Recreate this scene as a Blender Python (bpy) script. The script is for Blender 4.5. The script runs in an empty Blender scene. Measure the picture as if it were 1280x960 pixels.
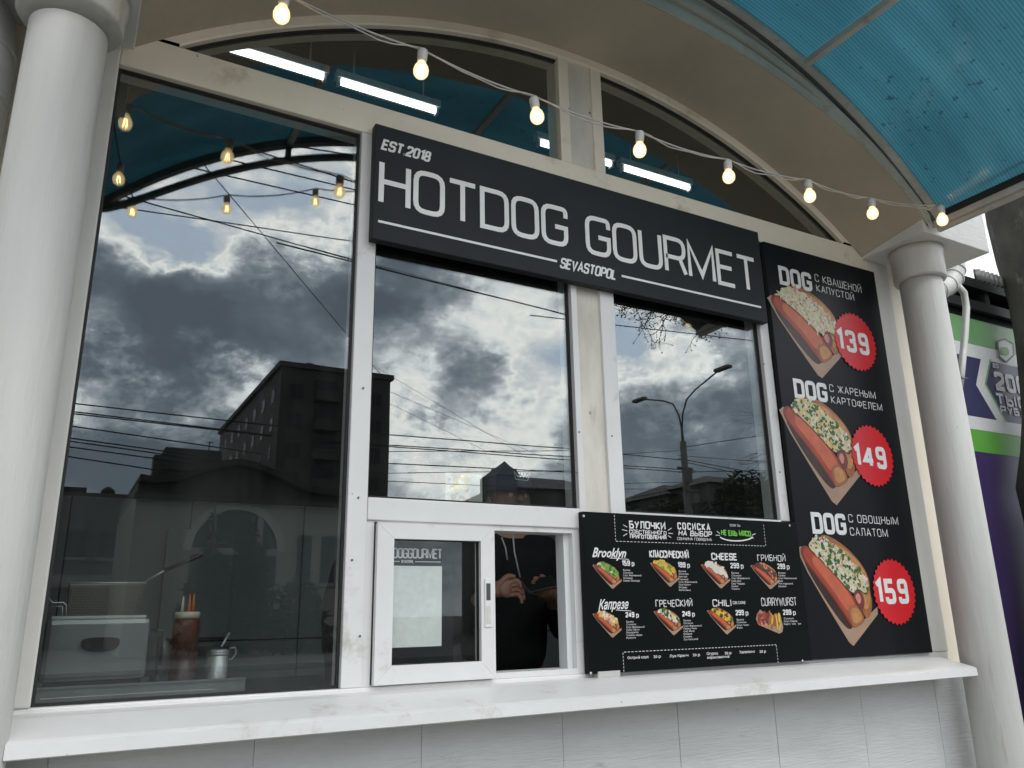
import bpy, bmesh, math, random
from mathutils import Vector, Matrix
rnd = random.Random(7)
S = bpy.context.scene
COL = S.collection
rad = math.radians

# ------------------------------------------------------------------ camera
CX = Vector((0.87442776, -0.48482652, -0.01787007)).normalized()      # image right, in the world
CD = Vector((0.11890548, 0.24987594, -0.96094927))
CD = (CD - CX * CD.dot(CX)).normalized()                              # image down
CF = CX.cross(CD).normalized()                                        # looking direction
EYE = Vector((0.0, 0.0, 1.2))
FPX = 998.65
cam = bpy.data.cameras.new('camera'); cam.sensor_width = 36; cam.lens = FPX / 1280 * 36
cam.clip_start = 0.05; cam.clip_end = 2000
camo = bpy.data.objects.new('camera', cam); COL.objects.link(camo)
camo.matrix_world = Matrix(((CX.x, -CD.x, -CF.x, EYE.x), (CX.y, -CD.y, -CF.y, EYE.y), (CX.z, -CD.z, -CF.z, EYE.z), (0, 0, 0, 1)))
S.camera = camo
GY = 2.1                                                              # the glass of the kiosk front lies on y = GY

def slope(px, py):
    r = CX * (px - 640) + CD * (py - 480) + CF * FPX
    return r.x / r.y, r.z / r.y
def P(px, py, y):
    a, b = slope(px, py); return Vector((a * y, y, EYE.z + b * y))
def M(px, py, v):
    """a place across the street that the front glass mirrors; v = distance along the facade normal, unfolded"""
    a, b = slope(px, py); return Vector((a * v, 2 * GY - v, EYE.z + b * v))

# ------------------------------------------------------------------ render look
S.view_settings.view_transform = 'Standard'; S.view_settings.look = 'None'
S.view_settings.exposure = -0.08; S.view_settings.gamma = 1
S.view_settings.use_curve_mapping = False
try:
    S.cycles.max_bounces = 10; S.cycles.transparent_max_bounces = 16; S.cycles.glossy_bounces = 5
    S.cycles.use_denoising = True; S.cycles.caustics_reflective = False; S.cycles.caustics_refractive = False
    S.cycles.sample_clamp_indirect = 6
except Exception: pass

# ------------------------------------------------------------------ world: broken storm clouds over a Nishita sky
SUN_EL, SUN_AZ = rad(52), rad(160)
W = bpy.data.worlds.new('World'); S.world = W; W.use_nodes = True
nt = W.node_tree; N = nt.nodes; L = nt.links; N.clear()
def node(t, **k):
    n = N.new(t)
    for a, b in k.items(): setattr(n, a, b)
    return n
wo = node('ShaderNodeOutputWorld'); bg = node('ShaderNodeBackground'); bg.inputs[1].default_value = 0.1
sky = node('ShaderNodeTexSky', sky_type='NISHITA', sun_disc=False, sun_elevation=SUN_EL, sun_rotation=SUN_AZ)
tc = node('ShaderNodeTexCoord')
def vmath(op, a, b=None, s=None):
    n = node('ShaderNodeVectorMath', operation=op)
    for i, v in enumerate((a, b)):
        if v is None: continue
        if isinstance(v, (tuple, list, Vector)): n.inputs[i].default_value = tuple(v)
        else: L.new(v, n.inputs[i])
    if s is not None: n.inputs['Scale'].default_value = s
    return n.outputs['Value' if op in ('DISTANCE', 'LENGTH', 'DOT_PRODUCT') else 'Vector']
def fmath(op, a, b=None, clamp=False):
    n = node('ShaderNodeMath', operation=op, use_clamp=clamp)
    for i, v in enumerate((a, b)):
        if v is None: continue
        if isinstance(v, (int, float)): n.inputs[i].default_value = v
        else: L.new(v, n.inputs[i])
    return n.outputs[0]
def noise(vec, scale, det, rough=0.55, color=False):
    n = node('ShaderNodeTexNoise'); n.inputs['Scale'].default_value = scale
    n.inputs['Detail'].default_value = det; n.inputs['Roughness'].default_value = rough
    L.new(vec, n.inputs['Vector']); return n.outputs['Color' if color else 'Fac']
d0 = tc.outputs['Generated']
st = vmath('MULTIPLY', d0, (1, 1, 1.55))
wob = vmath('SUBTRACT', noise(st, 6.5, 10, 0.66, True), (0.5, 0.5, 0.5))
dw = vmath('ADD', d0, vmath('SCALE', wob, s=0.30))
dens = fmath('ADD', fmath('MULTIPLY', fmath('SUBTRACT', noise(st, 3.1, 10, 0.62), 0.5), 1.9), 0.5)
def sdir(px, py):
    a, b = slope(px, py); return Vector((a, -1, b)).normalized()
CLOUDS = [  # where the big masses stand in the sky over the street: direction, radius, weight
    ((250, 400), 0.17, 0.27), ((370, 370), 0.12, 0.20), ((170, 380), 0.10, 0.20), ((140, 575), 0.11, 0.26), ((250, 585), .08, .18), ((585, 480), 0.060, 0.34),
    ((500, 365), 0.075, 0.24), ((900, 560), 0.15, 0.26), ((690, 600), 0.10, 0.20), ((940, 450), 0.09, 0.16), ((820, 560), .10, .22),
    ((640, 380), 0.13, -0.16), ((475, 430), .05, -.22), ((640, 560), .06, -.16), ((520, 560), 0.07, -0.20),
    ((300, 215), 0.15, -0.26), ((400, 260), 0.08, -0.26), ((180, 275), 0.06, -0.22), ((240, 275), .05, -.16), ((120, 492), 0.05, -0.34), ((200, 503), .045, -.36), ((290, 510), 0.05, -0.38),
    ((810, 430), 0.09, -0.24), ((880, 470), .05, -.12)]
for (px, py), r, w in CLOUDS:
    mr = node('ShaderNodeMapRange', interpolation_type='SMOOTHSTEP')
    L.new(vmath('DISTANCE', dw, sdir(px, py)), mr.inputs[0])
    mr.inputs[1].default_value = r * 1.45; mr.inputs[2].default_value = r * 0.2
    mr.inputs[3].default_value = 0; mr.inputs[4].default_value = w
    dens = fmath('ADD', dens, mr.outputs[0])
ramp = node('ShaderNodeValToRGB'); L.new(fmath('ADD', dens, 0.0, True), ramp.inputs[0])
cr = ramp.color_ramp
cr.elements[0].position = 0.14; cr.elements[0].color = (0.46, 0.54, 0.66, 1)
cr.elements[1].position = 0.98; cr.elements[1].color = (0.09, 0.11, 0.135, 1)
for p, c in ((0.27, (0.74, 0.77, 0.80, 1)), (0.36, (1.06, 1.045, 1.0, 1)), (0.43, (0.84, 0.87, 0.89, 1)), (0.54, (0.45, 0.485, 0.52, 1)), (0.66, (0.235, 0.27, 0.31, 1)), (0.80, (0.135, 0.162, 0.195, 1))):
    e = cr.elements.new(p); e.color = c
SKYK = 29.0
# the veiled sun brightens the cloud deck on its side of the sky
gd = Vector((0.42, -1, 0.42)).normalized()
gm = node('ShaderNodeMapRange', interpolation_type='SMOOTHSTEP'); L.new(vmath('DOT_PRODUCT', d0, gd), gm.inputs[0])
gm.inputs[1].default_value = 0.25; gm.inputs[2].default_value = 1.0; gm.inputs[3].default_value = 0.52; gm.inputs[4].default_value = 1.55
glow = node('ShaderNodeVectorMath', operation='SCALE'); L.new(ramp.outputs[0], glow.inputs[0]); L.new(gm.outputs[0], glow.inputs['Scale'])
cl = vmath('SCALE', glow.outputs[0], s=SKYK)
mx = node('ShaderNodeMix', data_type='RGBA'); mx.inputs[0].default_value = 0.86
L.new(sky.outputs[0], mx.inputs[6]); L.new(cl, mx.inputs[7])
L.new(mx.outputs[2], bg.inputs[0]); L.new(bg.outputs[0], wo.inputs[0])

sl = bpy.data.lights.new('sun', 'SUN'); sl.energy = 0.5; sl.angle = rad(14); sl.color = (1, 0.97, 0.92)
so = bpy.data.objects.new('sun', sl); COL.objects.link(so)
sd = Vector((math.sin(SUN_AZ) * math.cos(SUN_EL), math.cos(SUN_AZ) * math.cos(SUN_EL), math.sin(SUN_EL)))
so.rotation_euler = sd.to_track_quat('Z', 'Y').to_euler(); so.location = sd * 40

# ------------------------------------------------------------------ materials
MATS = {}
def mat(name, col, rough=0.6, metal=0.0, var=0.0, vscale=4.0, bump=0.0, bscale=60.0, col2=None, thr=None, stretch=(1, 1, 1), spec=0.5,
        emit=None, estr=0.0, alpha=None, bstretch=None, speck=None):
    """principled material; var = tonal noise, col2 + thr = stain patches, speck = (colour, scale, threshold) small dirt"""
    if name in MATS: return MATS[name]
    m = bpy.data.materials.new(name); m.use_nodes = True; t = m.node_tree; n = t.nodes; l = t.links
    b = n['Principled BSDF']; b.inputs['Roughness'].default_value = rough; b.inputs['Metallic'].default_value = metal
    b.inputs['Specular IOR Level'].default_value = spec
    b.inputs['Base Color'].default_value = (*col, 1)
    tc = n.new('ShaderNodeTexCoord')
    def mapped(s):
        mp = n.new('ShaderNodeMapping'); mp.inputs['Scale'].default_value = s; l.new(tc.outputs['Object'], mp.inputs[0]); return mp.outputs[0]
    cur = None
    def nz(scale, det, s, rough_=0.6):
        x = n.new('ShaderNodeTexNoise'); x.inputs['Scale'].default_value = scale; x.inputs['Detail'].default_value = det
        x.inputs['Roughness'].default_value = rough_; l.new(mapped(s), x.inputs['Vector']); return x.outputs['Fac']
    if var > 0:
        r = n.new('ShaderNodeValToRGB'); l.new(nz(vscale, 6, stretch), r.inputs[0])
        r.color_ramp.elements[0].position = 0.3; r.color_ramp.elements[1].position = 0.7
        r.color_ramp.elements[0].color = (*[max(0, c * (1 - var)) for c in col], 1)
        r.color_ramp.elements[1].color = (*[min(1, c * (1 + var * 0.6)) for c in col], 1)
        cur = r.outputs[0]
    def layer(c2, fac):
        nonlocal cur
        x = n.new('ShaderNodeMix'); x.data_type = 'RGBA'; l.new(fac, x.inputs[0])
        if cur is None: x.inputs[6].default_value = (*col, 1)
        else: l.new(cur, x.inputs[6])
        x.inputs[7].default_value = (*c2, 1); cur = x.outputs[2]
    def step(fac, a, b_, top=1.0):
        r = n.new('ShaderNodeMapRange'); r.interpolation_type = 'SMOOTHSTEP'; l.new(fac, r.inputs[0])
        r.inputs[1].default_value = a; r.inputs[2].default_value = b_; r.inputs[4].default_value = top; return r.outputs[0]
    if col2 is not None: layer(col2, step(nz(vscale * 1.7, 9, stretch, 0.7), thr, thr + 0.14, 0.85))
    if speck is not None: layer(speck[0], step(nz(speck[1], 3, (1, 1, 1)), speck[2], speck[2] + 0.03, 0.9))
    if cur is not None: l.new(cur, b.inputs['Base Color'])
    if bump > 0:
        bp = n.new('ShaderNodeBump'); bp.inputs['Strength'].default_value = min(1, bump); bp.inputs['Distance'].default_value = 0.004
        l.new(nz(bscale, 5, bstretch or stretch), bp.inputs['Height']); l.new(bp.outputs[0], b.inputs['Normal'])
        rr = n.new('ShaderNodeMapRange'); l.new(nz(vscale * 2.3, 5, (1, 1, 1)), rr.inputs[0])
        rr.inputs[3].default_value = max(0.02, rough - 0.12); rr.inputs[4].default_value = min(1, rough + 0.14); l.new(rr.outputs[0], b.inputs['Roughness'])
    if emit is not None: b.inputs['Emission Color'].default_value = (*emit, 1); b.inputs['Emission Strength'].default_value = estr
    MATS[name] = m; return m

def glass_mat(name, refl, tint, rough=0.0, dirt=0.02):
    if name in MATS: return MATS[name]
    m = bpy.data.materials.new(name); m.use_nodes = True; t = m.node_tree; n = t.nodes; l = t.links; n.clear()
    o = n.new('ShaderNodeOutputMaterial'); tr = n.new('ShaderNodeBsdfTransparent'); tr.inputs[0].default_value = (*tint, 1)
    gl = n.new('ShaderNodeBsdfGlossy'); gl.inputs['Roughness'].default_value = rough; gl.inputs[0].default_value = (0.97, 0.99, 0.98, 1)
    fr = n.new('ShaderNodeFresnel'); ge = n.new('ShaderNodeNewGeometry')
    io = n.new('ShaderNodeMapRange'); l.new(ge.outputs['Backfacing'], io.inputs[0]); io.inputs[3].default_value = 1.5; io.inputs[4].default_value = 1 / 1.5; l.new(io.outputs[0], fr.inputs[0])
    ad = n.new('ShaderNodeMath'); ad.operation = 'ADD'; l.new(fr.outputs[0], ad.inputs[0]); ad.inputs[1].default_value = refl; ad.use_clamp = True
    mi = n.new('ShaderNodeMixShader'); l.new(ad.outputs[0], mi.inputs[0]); l.new(tr.outputs[0], mi.inputs[1]); l.new(gl.outputs[0], mi.inputs[2])
    tcn = n.new('ShaderNodeTexCoord')
    # slight waviness of the pane
    wn = n.new('ShaderNodeTexNoise'); wn.inputs['Scale'].default_value = 1.6; wn.inputs['Detail'].default_value = 1; l.new(tcn.outputs['Object'], wn.inputs['Vector'])
    bp = n.new('ShaderNodeBump'); bp.inputs['Strength'].default_value = 0.25; bp.inputs['Distance'].default_value = 0.0012
    l.new(wn.outputs[0], bp.inputs['Height']); l.new(bp.outputs[0], gl.inputs['Normal'])
    # a film of dust
    df = n.new('ShaderNodeBsdfDiffuse'); df.inputs[0].default_value = (0.5, 0.5, 0.48, 1)
    ms = n.new('ShaderNodeMapping'); ms.inputs['Scale'].default_value = (6, 6, 1.2); l.new(tcn.outputs['Object'], ms.inputs[0])
    dn = n.new('ShaderNodeTexNoise'); dn.inputs['Scale'].default_value = 3; dn.inputs['Detail'].default_value = 8; l.new(ms.outputs[0], dn.inputs['Vector'])
    dm = n.new('ShaderNodeMapRange'); l.new(dn.outputs[0], dm.inputs[0]); dm.inputs[1].default_value = 0.45; dm.inputs[2].default_value = 0.85
    dm.inputs[3].default_value = dirt * 0.3; dm.inputs[4].default_value = dirt * 2.2
    m2 = n.new('ShaderNodeMixShader'); l.new(dm.outputs[0], m2.inputs[0]); l.new(mi.outputs[0], m2.inputs[1]); l.new(df.outputs[0], m2.inputs[2])
    l.new(m2.outputs[0], o.inputs[0]); MATS[name] = m; return m

def sheet_mat():
    """teal twin-wall polycarbonate: lets the sky through, fluted, dirty"""
    m = bpy.data.materials.new('teal polycarbonate'); m.use_nodes = True; t = m.node_tree; n = t.nodes; l = t.links; n.clear()
    o = n.new('ShaderNodeOutputMaterial'); tc = n.new('ShaderNodeTexCoord')
    wv = n.new('ShaderNodeTexWave'); wv.bands_direction = 'Y'; wv.inputs['Scale'].default_value = 26; wv.inputs['Distortion'].default_value = 0.0
    l.new(tc.outputs['Object'], wv.inputs['Vector'])
    mp = n.new('ShaderNodeMapping'); mp.inputs['Scale'].default_value = (1.3, 6, 1.3); l.new(tc.outputs['Object'], mp.inputs[0])
    a = n.new('ShaderNodeTexNoise'); a.inputs['Scale'].default_value = 1.6; a.inputs['Detail'].default_value = 7; l.new(mp.outputs[0], a.inputs['Vector'])
    r = n.new('ShaderNodeValToRGB'); l.new(a.outputs[0], r.inputs[0])
    r.color_ramp.elements[0].position = 0.3; r.color_ramp.elements[0].color = (0.15, 0.40, 0.48, 1)
    r.color_ramp.elements[1].position = 0.75; r.color_ramp.elements[1].color = (0.25, 0.56, 0.64, 1)
    # dirt spots
    sp = n.new('ShaderNodeTexNoise'); sp.inputs['Scale'].default_value = 30; sp.inputs['Detail'].default_value = 4; sp.inputs['Roughness'].default_value = 0.7
    l.new(tc.outputs['Object'], sp.inputs['Vector'])
    big = n.new('ShaderNodeTexNoise'); big.inputs['Scale'].default_value = 1.5; big.inputs['Detail'].default_value = 2; l.new(tc.outputs['Object'], big.inputs['Vector'])
    sm = n.new('ShaderNodeMath'); sm.operation = 'MULTIPLY_ADD'; l.new(big.outputs[0], sm.inputs[0]); sm.inputs[1].default_value = 0.16; l.new(sp.outputs[0], sm.inputs[2])
    s2 = n.new('ShaderNodeMapRange'); l.new(sm.outputs[0], s2.inputs[0]); s2.inputs[1].default_value = 0.715; s2.inputs[2].default_value = 0.75; s2.inputs[4].default_value = 0.55
    mx = n.new('ShaderNodeMix'); mx.data_type = 'RGBA'; l.new(s2.outputs[0], mx.inputs[0]); l.new(r.outputs[0], mx.inputs[6]); mx.inputs[7].default_value = (0.01, 0.045, 0.06, 1)
    fl = n.new('ShaderNodeMix'); fl.data_type = 'RGBA'; fl.blend_type = 'MULTIPLY'; fl.inputs[0].default_value = 0.34; l.new(mx.outputs[2], fl.inputs[6]); l.new(wv.outputs[0], fl.inputs[7])
    tl = n.new('ShaderNodeBsdfTranslucent'); l.new(fl.outputs[2], tl.inputs[0])
    df = n.new('ShaderNodeBsdfDiffuse'); l.new(fl.outputs[2], df.inputs[0])
    tr = n.new('ShaderNodeBsdfTransparent'); l.new(fl.outputs[2], tr.inputs[0])
    gl = n.new('ShaderNodeBsdfGlossy'); gl.inputs['Roughness'].default_value = 0.12
    bp = n.new('ShaderNodeBump'); bp.inputs['Strength'].default_value = 0.35; bp.inputs['Distance'].default_value = 0.003; l.new(wv.outputs[0], bp.inputs['Height']); l.new(bp.outputs[0], gl.inputs['Normal'])
    def mix(f, x, y):
        k = n.new('ShaderNodeMixShader')
        if isinstance(f, float): k.inputs[0].default_value = f
        else: l.new(f, k.inputs[0])
        l.new(x.outputs[0], k.inputs[1]); l.new(y.outputs[0], k.inputs[2]); return k
    x = mix(0.28, tl, df); x = mix(0.10, x, tr); x = mix(0.06, x, gl)
    l.new(x.outputs[0], o.inputs[0]); MATS['sheet'] = m; return m

WHITE = mat('white uPVC frame', (0.72, 0.715, 0.70), 0.38, var=0.07, vscale=3, bump=0.15, bscale=14, col2=(0.46, 0.44, 0.39), thr=0.575, speck=((0.12, 0.11, 0.1), 40, 0.735))
CREAM = mat('grimy cream frame', (0.86, 0.78, 0.645), 0.5, var=0.10, vscale=2.2, bump=0.25, bscale=20, col2=(0.58, 0.49, 0.37), thr=0.56, speck=((0.13, 0.1, 0.07), 30, 0.74))
STRIP = mat('stained filler strip', (0.70, 0.66, 0.58), 0.7, var=0.2, vscale=5, bump=0.3, bscale=30, col2=(0.35, 0.27, 0.19), thr=0.60, stretch=(2.5, 2.5, .7), speck=((0.08, 0.06, 0.05), 20, 0.72))
JAMB = mat('worn jamb', (0.70, 0.68, 0.63), 0.5, var=0.10, vscale=2.4, bump=0.25, bscale=20, col2=(0.48, 0.44, 0.37), thr=0.57, speck=((0.13, 0.1, 0.07), 34, 0.735))
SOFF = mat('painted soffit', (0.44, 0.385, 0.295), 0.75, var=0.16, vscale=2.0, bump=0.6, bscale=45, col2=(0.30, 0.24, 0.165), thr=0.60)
FASC = mat('fascia paint', (0.46, 0.47, 0.42), 0.6, var=0.16, vscale=2.5, bump=0.3, bscale=30, col2=(0.30, 0.27, 0.21), thr=0.56)
COLM = mat('column paint', (0.525, 0.515, 0.485), 0.5, var=0.10, vscale=2.6, bump=0.7, bscale=10, col2=(0.40, 0.36, 0.30), thr=0.575, stretch=(3.5, 3.5, .45), speck=((0.2, 0.18, 0.15), 26, 0.75))
WALLP = mat('painted siding', (0.60, 0.605, 0.595), 0.65, var=0.09, vscale=3.0, bump=0.8, bscale=34, stretch=(1, 1, 4.5), bstretch=(.45, .45, 6), col2=(0.33, 0.33, 0.32), thr=0.63)
BLOCKP = mat('rough white block', (0.66, 0.655, 0.63), 0.7, var=0.10, vscale=3, bump=1.0, bscale=22, stretch=(1, 1, 2.5), col2=(0.36, 0.34, 0.31), thr=0.64)
RUST = mat('rust run', (.20, .12, .07), .9)
GASK = mat('black gasket', (0.012, 0.012, 0.012), 0.6)
JOINT = mat('grey joint', (0.72, 0.72, 0.70), 0.9)
GLASS = glass_mat('window glass', 0.07, (0.88, 0.905, 0.895), 0.0, 0.009)
LEAFG = glass_mat('clear leaf glass', 0.0, (0.95, 0.97, 0.96), 0.0, 0.006)
CLEAR = glass_mat('clear lamp glass', 0.03, (0.98, 0.95, 0.88), 0.0, 0.0)
SIGN = mat('matt black sign', (0.020, 0.023, 0.025), 0.5, spec=.2, var=0.12, vscale=2, bump=0.08, bscale=200)
VINYL = mat('black vinyl print', (0.005, 0.007, 0.007), 0.35, spec=.09, var=0.1, vscale=2)
VINYL2 = mat('black poster print', (0.007, 0.008, 0.010), 0.3, spec=.16, var=0.1, vscale=2)
LET = mat('white lettering', (0.86, 0.86, 0.84), 0.5, var=0.05, vscale=9)
PRW = mat('printed white', (0.74, 0.74, 0.72), 0.35, var=0.10, vscale=60)
PRG = mat('printed green', (0.16, 0.48, 0.05), 0.35)
PRR = mat('printed red', (0.60, 0.010, 0.018), 0.3, var=0.08, vscale=9)
STEEL = mat('brushed steel', (0.62, 0.63, 0.62), 0.34, 0.5, var=0.08, vscale=7, bump=0.1, bscale=90, stretch=(6, 6, 1))
STEELM = mat('satin steel front', (0.27, 0.28, 0.275), 0.33, 0.55, var=0.10, vscale=6)
STEELD = mat('dull dark steel', (0.12, 0.13, 0.13), 0.4, 0.8, var=0.2, vscale=8)
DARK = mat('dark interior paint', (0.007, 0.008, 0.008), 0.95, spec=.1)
BACKW = mat('grey washable panel', (0.21, 0.24, 0.24), 0.6, var=0.10, vscale=1.5)
BLACKP = mat('black plastic', (0.012, 0.012, 0.013), 0.35)
TUBE = mat('lit tube', (1, 1, 1), 0.5, emit=(0.93, 0.98, 1.0), estr=4.5)
LAMPW = mat('lamp housing', (0.7, 0.72, 0.72), 0.5)
FIL = mat('lit filament', (1, 0.8, 0.5), 0.5, emit=(1.0, 0.72, 0.36), estr=34.0)
GLOW = mat('glowing bulb coating', (1, 0.9, 0.7), 0.3, emit=(1.0, 0.80, 0.50), estr=2.6)
SOCK = mat('white lamp socket', (0.62, 0.60, 0.56), 0.45, var=0.1, vscale=40)
CABLEW = mat('white cable', (0.50, 0.48, 0.44), 0.5)
CABLEK = mat('black cable', (0.012, 0.012, 0.012), 0.6)
ALU = mat('weathered aluminium', (0.50, 0.49, 0.45), 0.5, 0.0, var=0.22, vscale=5, bump=0.2, bscale=40, col2=(0.14, 0.13, 0.11), thr=0.58)
DKMET = mat('dark painted steel', (0.10, 0.115, 0.11), 0.5, 0.2, var=0.2, vscale=6)
SHEET = sheet_mat()
PIPE = mat('galvanised pipe', (0.54, 0.54, 0.51), 0.5, 0.3, var=0.18, vscale=5, bump=0.3, bscale=24, col2=(0.22, 0.21, 0.19), thr=0.58)
BARK = mat('plane tree bark', (0.085, 0.08, 0.065), 0.9, var=0.5, vscale=3.5, bump=1.0, bscale=16, col2=(0.17, 0.165, 0.14), thr=0.55, stretch=(1, 1, .5))
TWIG = mat('dark twig', (0.05, 0.045, 0.04), 0.9)
PURP = mat('purple print', (0.055, 0.030, 0.115), 0.4, var=0.08, vscale=2)
NAVY = mat('dark blue print', (0.045, 0.045, 0.115), 0.4, var=0.1, vscale=2)
GRNB = mat('green print', (0.13, 0.42, 0.06), 0.4, var=0.1, vscale=2)
GRNL = mat('pale green print', (0.19, 0.40, 0.17), 0.4, var=0.14, vscale=3)
ROOFD = mat('dark metal roof', (0.018, 0.019, 0.019), 0.6, 0.2, var=0.3, vscale=4)
CORR = mat('grey corrugated sheet', (0.20, 0.20, 0.19), 0.5, 0.3, var=0.2, vscale=5)
SKIN = mat('skin', (0.42, 0.23, 0.16), 0.5, var=0.1, vscale=12)
HOOD = mat('black hoodie cloth', (0.010, 0.010, 0.011), 0.95, var=0.3, vscale=14, bump=0.5, bscale=30)
JEAN = mat('dark jeans', (0.02, 0.024, 0.035), 0.9)
CAPB = mat('navy cap cloth', (0.05, 0.075, 0.13), 0.85, bump=0.3, bscale=120)

# ------------------------------------------------------------------ mesh helpers
class MB:
    def __init__(s): s.v = []; s.f = []; s.m = []; s.sm = []
    def add(s, vs, fs, mi=0, smooth=False):
        b = len(s.v); s.v += [tuple(v) for v in vs]
        for f in fs: s.f.append(tuple(b + i for i in f)); s.m.append(mi); s.sm.append(smooth)
        return s
    def box(s, x0, x1, y0, y1, z0, z1, mi=0, ch=0.0):
        if ch <= 0:
            v = [(x, y, z) for z in (z0, z1) for y in (y0, y1) for x in (x0, x1)]
            return s.add(v, [(0, 2, 3, 1), (4, 5, 7, 6), (0, 1, 5, 4), (2, 6, 7, 3), (0, 4, 6, 2), (1, 3, 7, 5)], mi)
        bm = bmesh.new(); bmesh.ops.create_cube(bm, size=1.0)
        for q in bm.verts: q.co = Vector(((x0 + x1) / 2 + q.co.x * (x1 - x0), (y0 + y1) / 2 + q.co.y * (y1 - y0), (z0 + z1) / 2 + q.co.z * (z1 - z0)))
        bmesh.ops.bevel(bm, geom=list(bm.edges), offset=ch, segments=2, affect='EDGES', profile=0.5)
        bm.verts.index_update()
        s.add([q.co for q in bm.verts], [[q.index for q in f.verts] for f in bm.faces], mi, False); bm.free(); return s
    def tube(s, pts, r, n=8, mi=0, cap=True, smooth=True):
        pts = [Vector(p) for p in pts]; rs = r if isinstance(r, (list, tuple)) else [r] * len(pts)
        vs = []; fs = []; up = None
        for i, p in enumerate(pts):
            t = (pts[min(i + 1, len(pts) - 1)] - pts[max(i - 1, 0)]).normalized()
            if up is None: up = t.orthogonal().normalized()
            up = (up - t * up.dot(t)).normalized(); sd = t.cross(up)
            for k in range(n):
                a = 2 * math.pi * k / n; vs.append(p + (up * math.cos(a) + sd * math.sin(a)) * rs[i])
        for i in range(len(pts) - 1):
            for k in range(n): fs.append((i * n + k, i * n + (k + 1) % n, (i + 1) * n + (k + 1) % n, (i + 1) * n + k))
        if cap: fs.append(tuple(range(n))[::-1]); fs.append(tuple((len(pts) - 1) * n + k for k in range(n)))
        return s.add(vs, fs, mi, smooth)
    def lathe(s, prof, c, n=24, mi=0, axis='Z', smooth=True, sx=1.0, sy=1.0):
        vs = []; fs = []
        for r, h in prof:
            for k in range(n):
                a = 2 * math.pi * k / n; x = r * math.cos(a) * sx; y = r * math.sin(a) * sy
                vs.append((c[0] + x, c[1] + y, c[2] + h) if axis == 'Z' else ((c[0] + x, c[1] + h, c[2] + y) if axis == 'Y' else (c[0] + h, c[1] + x, c[2] + y)))
        for i in range(len(prof) - 1):
            for k in range(n): fs.append((i * n + k, i * n + (k + 1) % n, (i + 1) * n + (k + 1) % n, (i + 1) * n + k))
        fs.append(tuple(range(n))[::-1]); fs.append(tuple((len(prof) - 1) * n + k for k in range(n)))
        return s.add(vs, fs, mi, smooth)
    def poly(s, pts, y, mi=0):                       # a flat figure in a plane y = const, faced towards the street
        return s.add([(p[0], y, p[1]) for p in pts], [tuple(range(len(pts)))], mi)
    def ball(s, c, r, n=12, mi=0, sq=(1, 1, 1)):
        m = n // 2; vs = [(c[0], c[1], c[2] - r * sq[2])]; fs = []
        for i in range(1, m):
            a = math.pi * i / m
            for k in range(n): vs.append((c[0] + r * sq[0] * math.sin(a) * math.cos(2 * math.pi * k / n), c[1] + r * sq[1] * math.sin(a) * math.sin(2 * math.pi * k / n), c[2] - r * sq[2] * math.cos(a)))
        vs.append((c[0], c[1], c[2] + r * sq[2])); e = len(vs) - 1
        for k in range(n):
            fs.append((0, 1 + (k + 1) % n, 1 + k)); fs.append((e, 1 + (m - 2) * n + k, 1 + (m - 2) * n + (k + 1) % n))
        for i in range(m - 2):
            for k in range(n): fs.append((1 + i * n + k, 1 + i * n + (k + 1) % n, 1 + (i + 1) * n + (k + 1) % n, 1 + (i + 1) * n + k))
        return s.add(vs, fs, mi, True)

OFF = {}
def tag(o, label=None, cat=None, group=None, kind=None):
    if label: o['label'] = label
    if cat: o['category'] = cat
    if group: o['group'] = group
    if kind: o['kind'] = kind
    return o
def thing(name, label, cat, loc, group=None):
    o = bpy.data.objects.new(name, None); COL.objects.link(o); o.location = loc; o.empty_display_size = 0.1
    OFF[o.name] = Vector(loc); return tag(o, label, cat, group)
def put(name, mb, mats, parent=None, label=None, at=None):
    """link a mesh built in world coordinates; parent = its thing or part"""
    if not isinstance(mats, (list, tuple)): mats = [mats]
    off = OFF[parent.name] if parent is not None else Vector(at or (0, 0, 0))
    me = bpy.data.meshes.new(name)
    me.from_pydata([(v[0] - off.x, v[1] - off.y, v[2] - off.z) for v in mb.v], [], mb.f)
    for m in mats: me.materials.append(m)
    me.polygons.foreach_set('material_index', mb.m); me.polygons.foreach_set('use_smooth', mb.sm)
    me.update()
    o = bpy.data.objects.new(name, me); COL.objects.link(o)
    if parent is not None: o.parent = parent; OFF[o.name] = off
    else: o.location = off; OFF[o.name] = off
    if label: o['label'] = label
    return o
def solo(name, mb, mats, label, cat, at, group=None):
    return tag(put(name, mb, mats, None, None, at), label, cat, group)
def setting(name, mb, mats):
    return tag(put(name, mb, mats), kind='structure')
def dup(root, loc, label=None):
    def cp(o, par):
        c = o.copy(); COL.objects.link(c); c.parent = par
        for ch in [q for q in ALL if q.parent == o]: cp(ch, c)
        return c
    ALL = list(COL.objects)
    r = cp(root, None); r.location = loc
    if label: r['label'] = label
    return r

# ------------------------------------------------------------------ stroke lettering
def g(w, *ps): return (w, ps)
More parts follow.
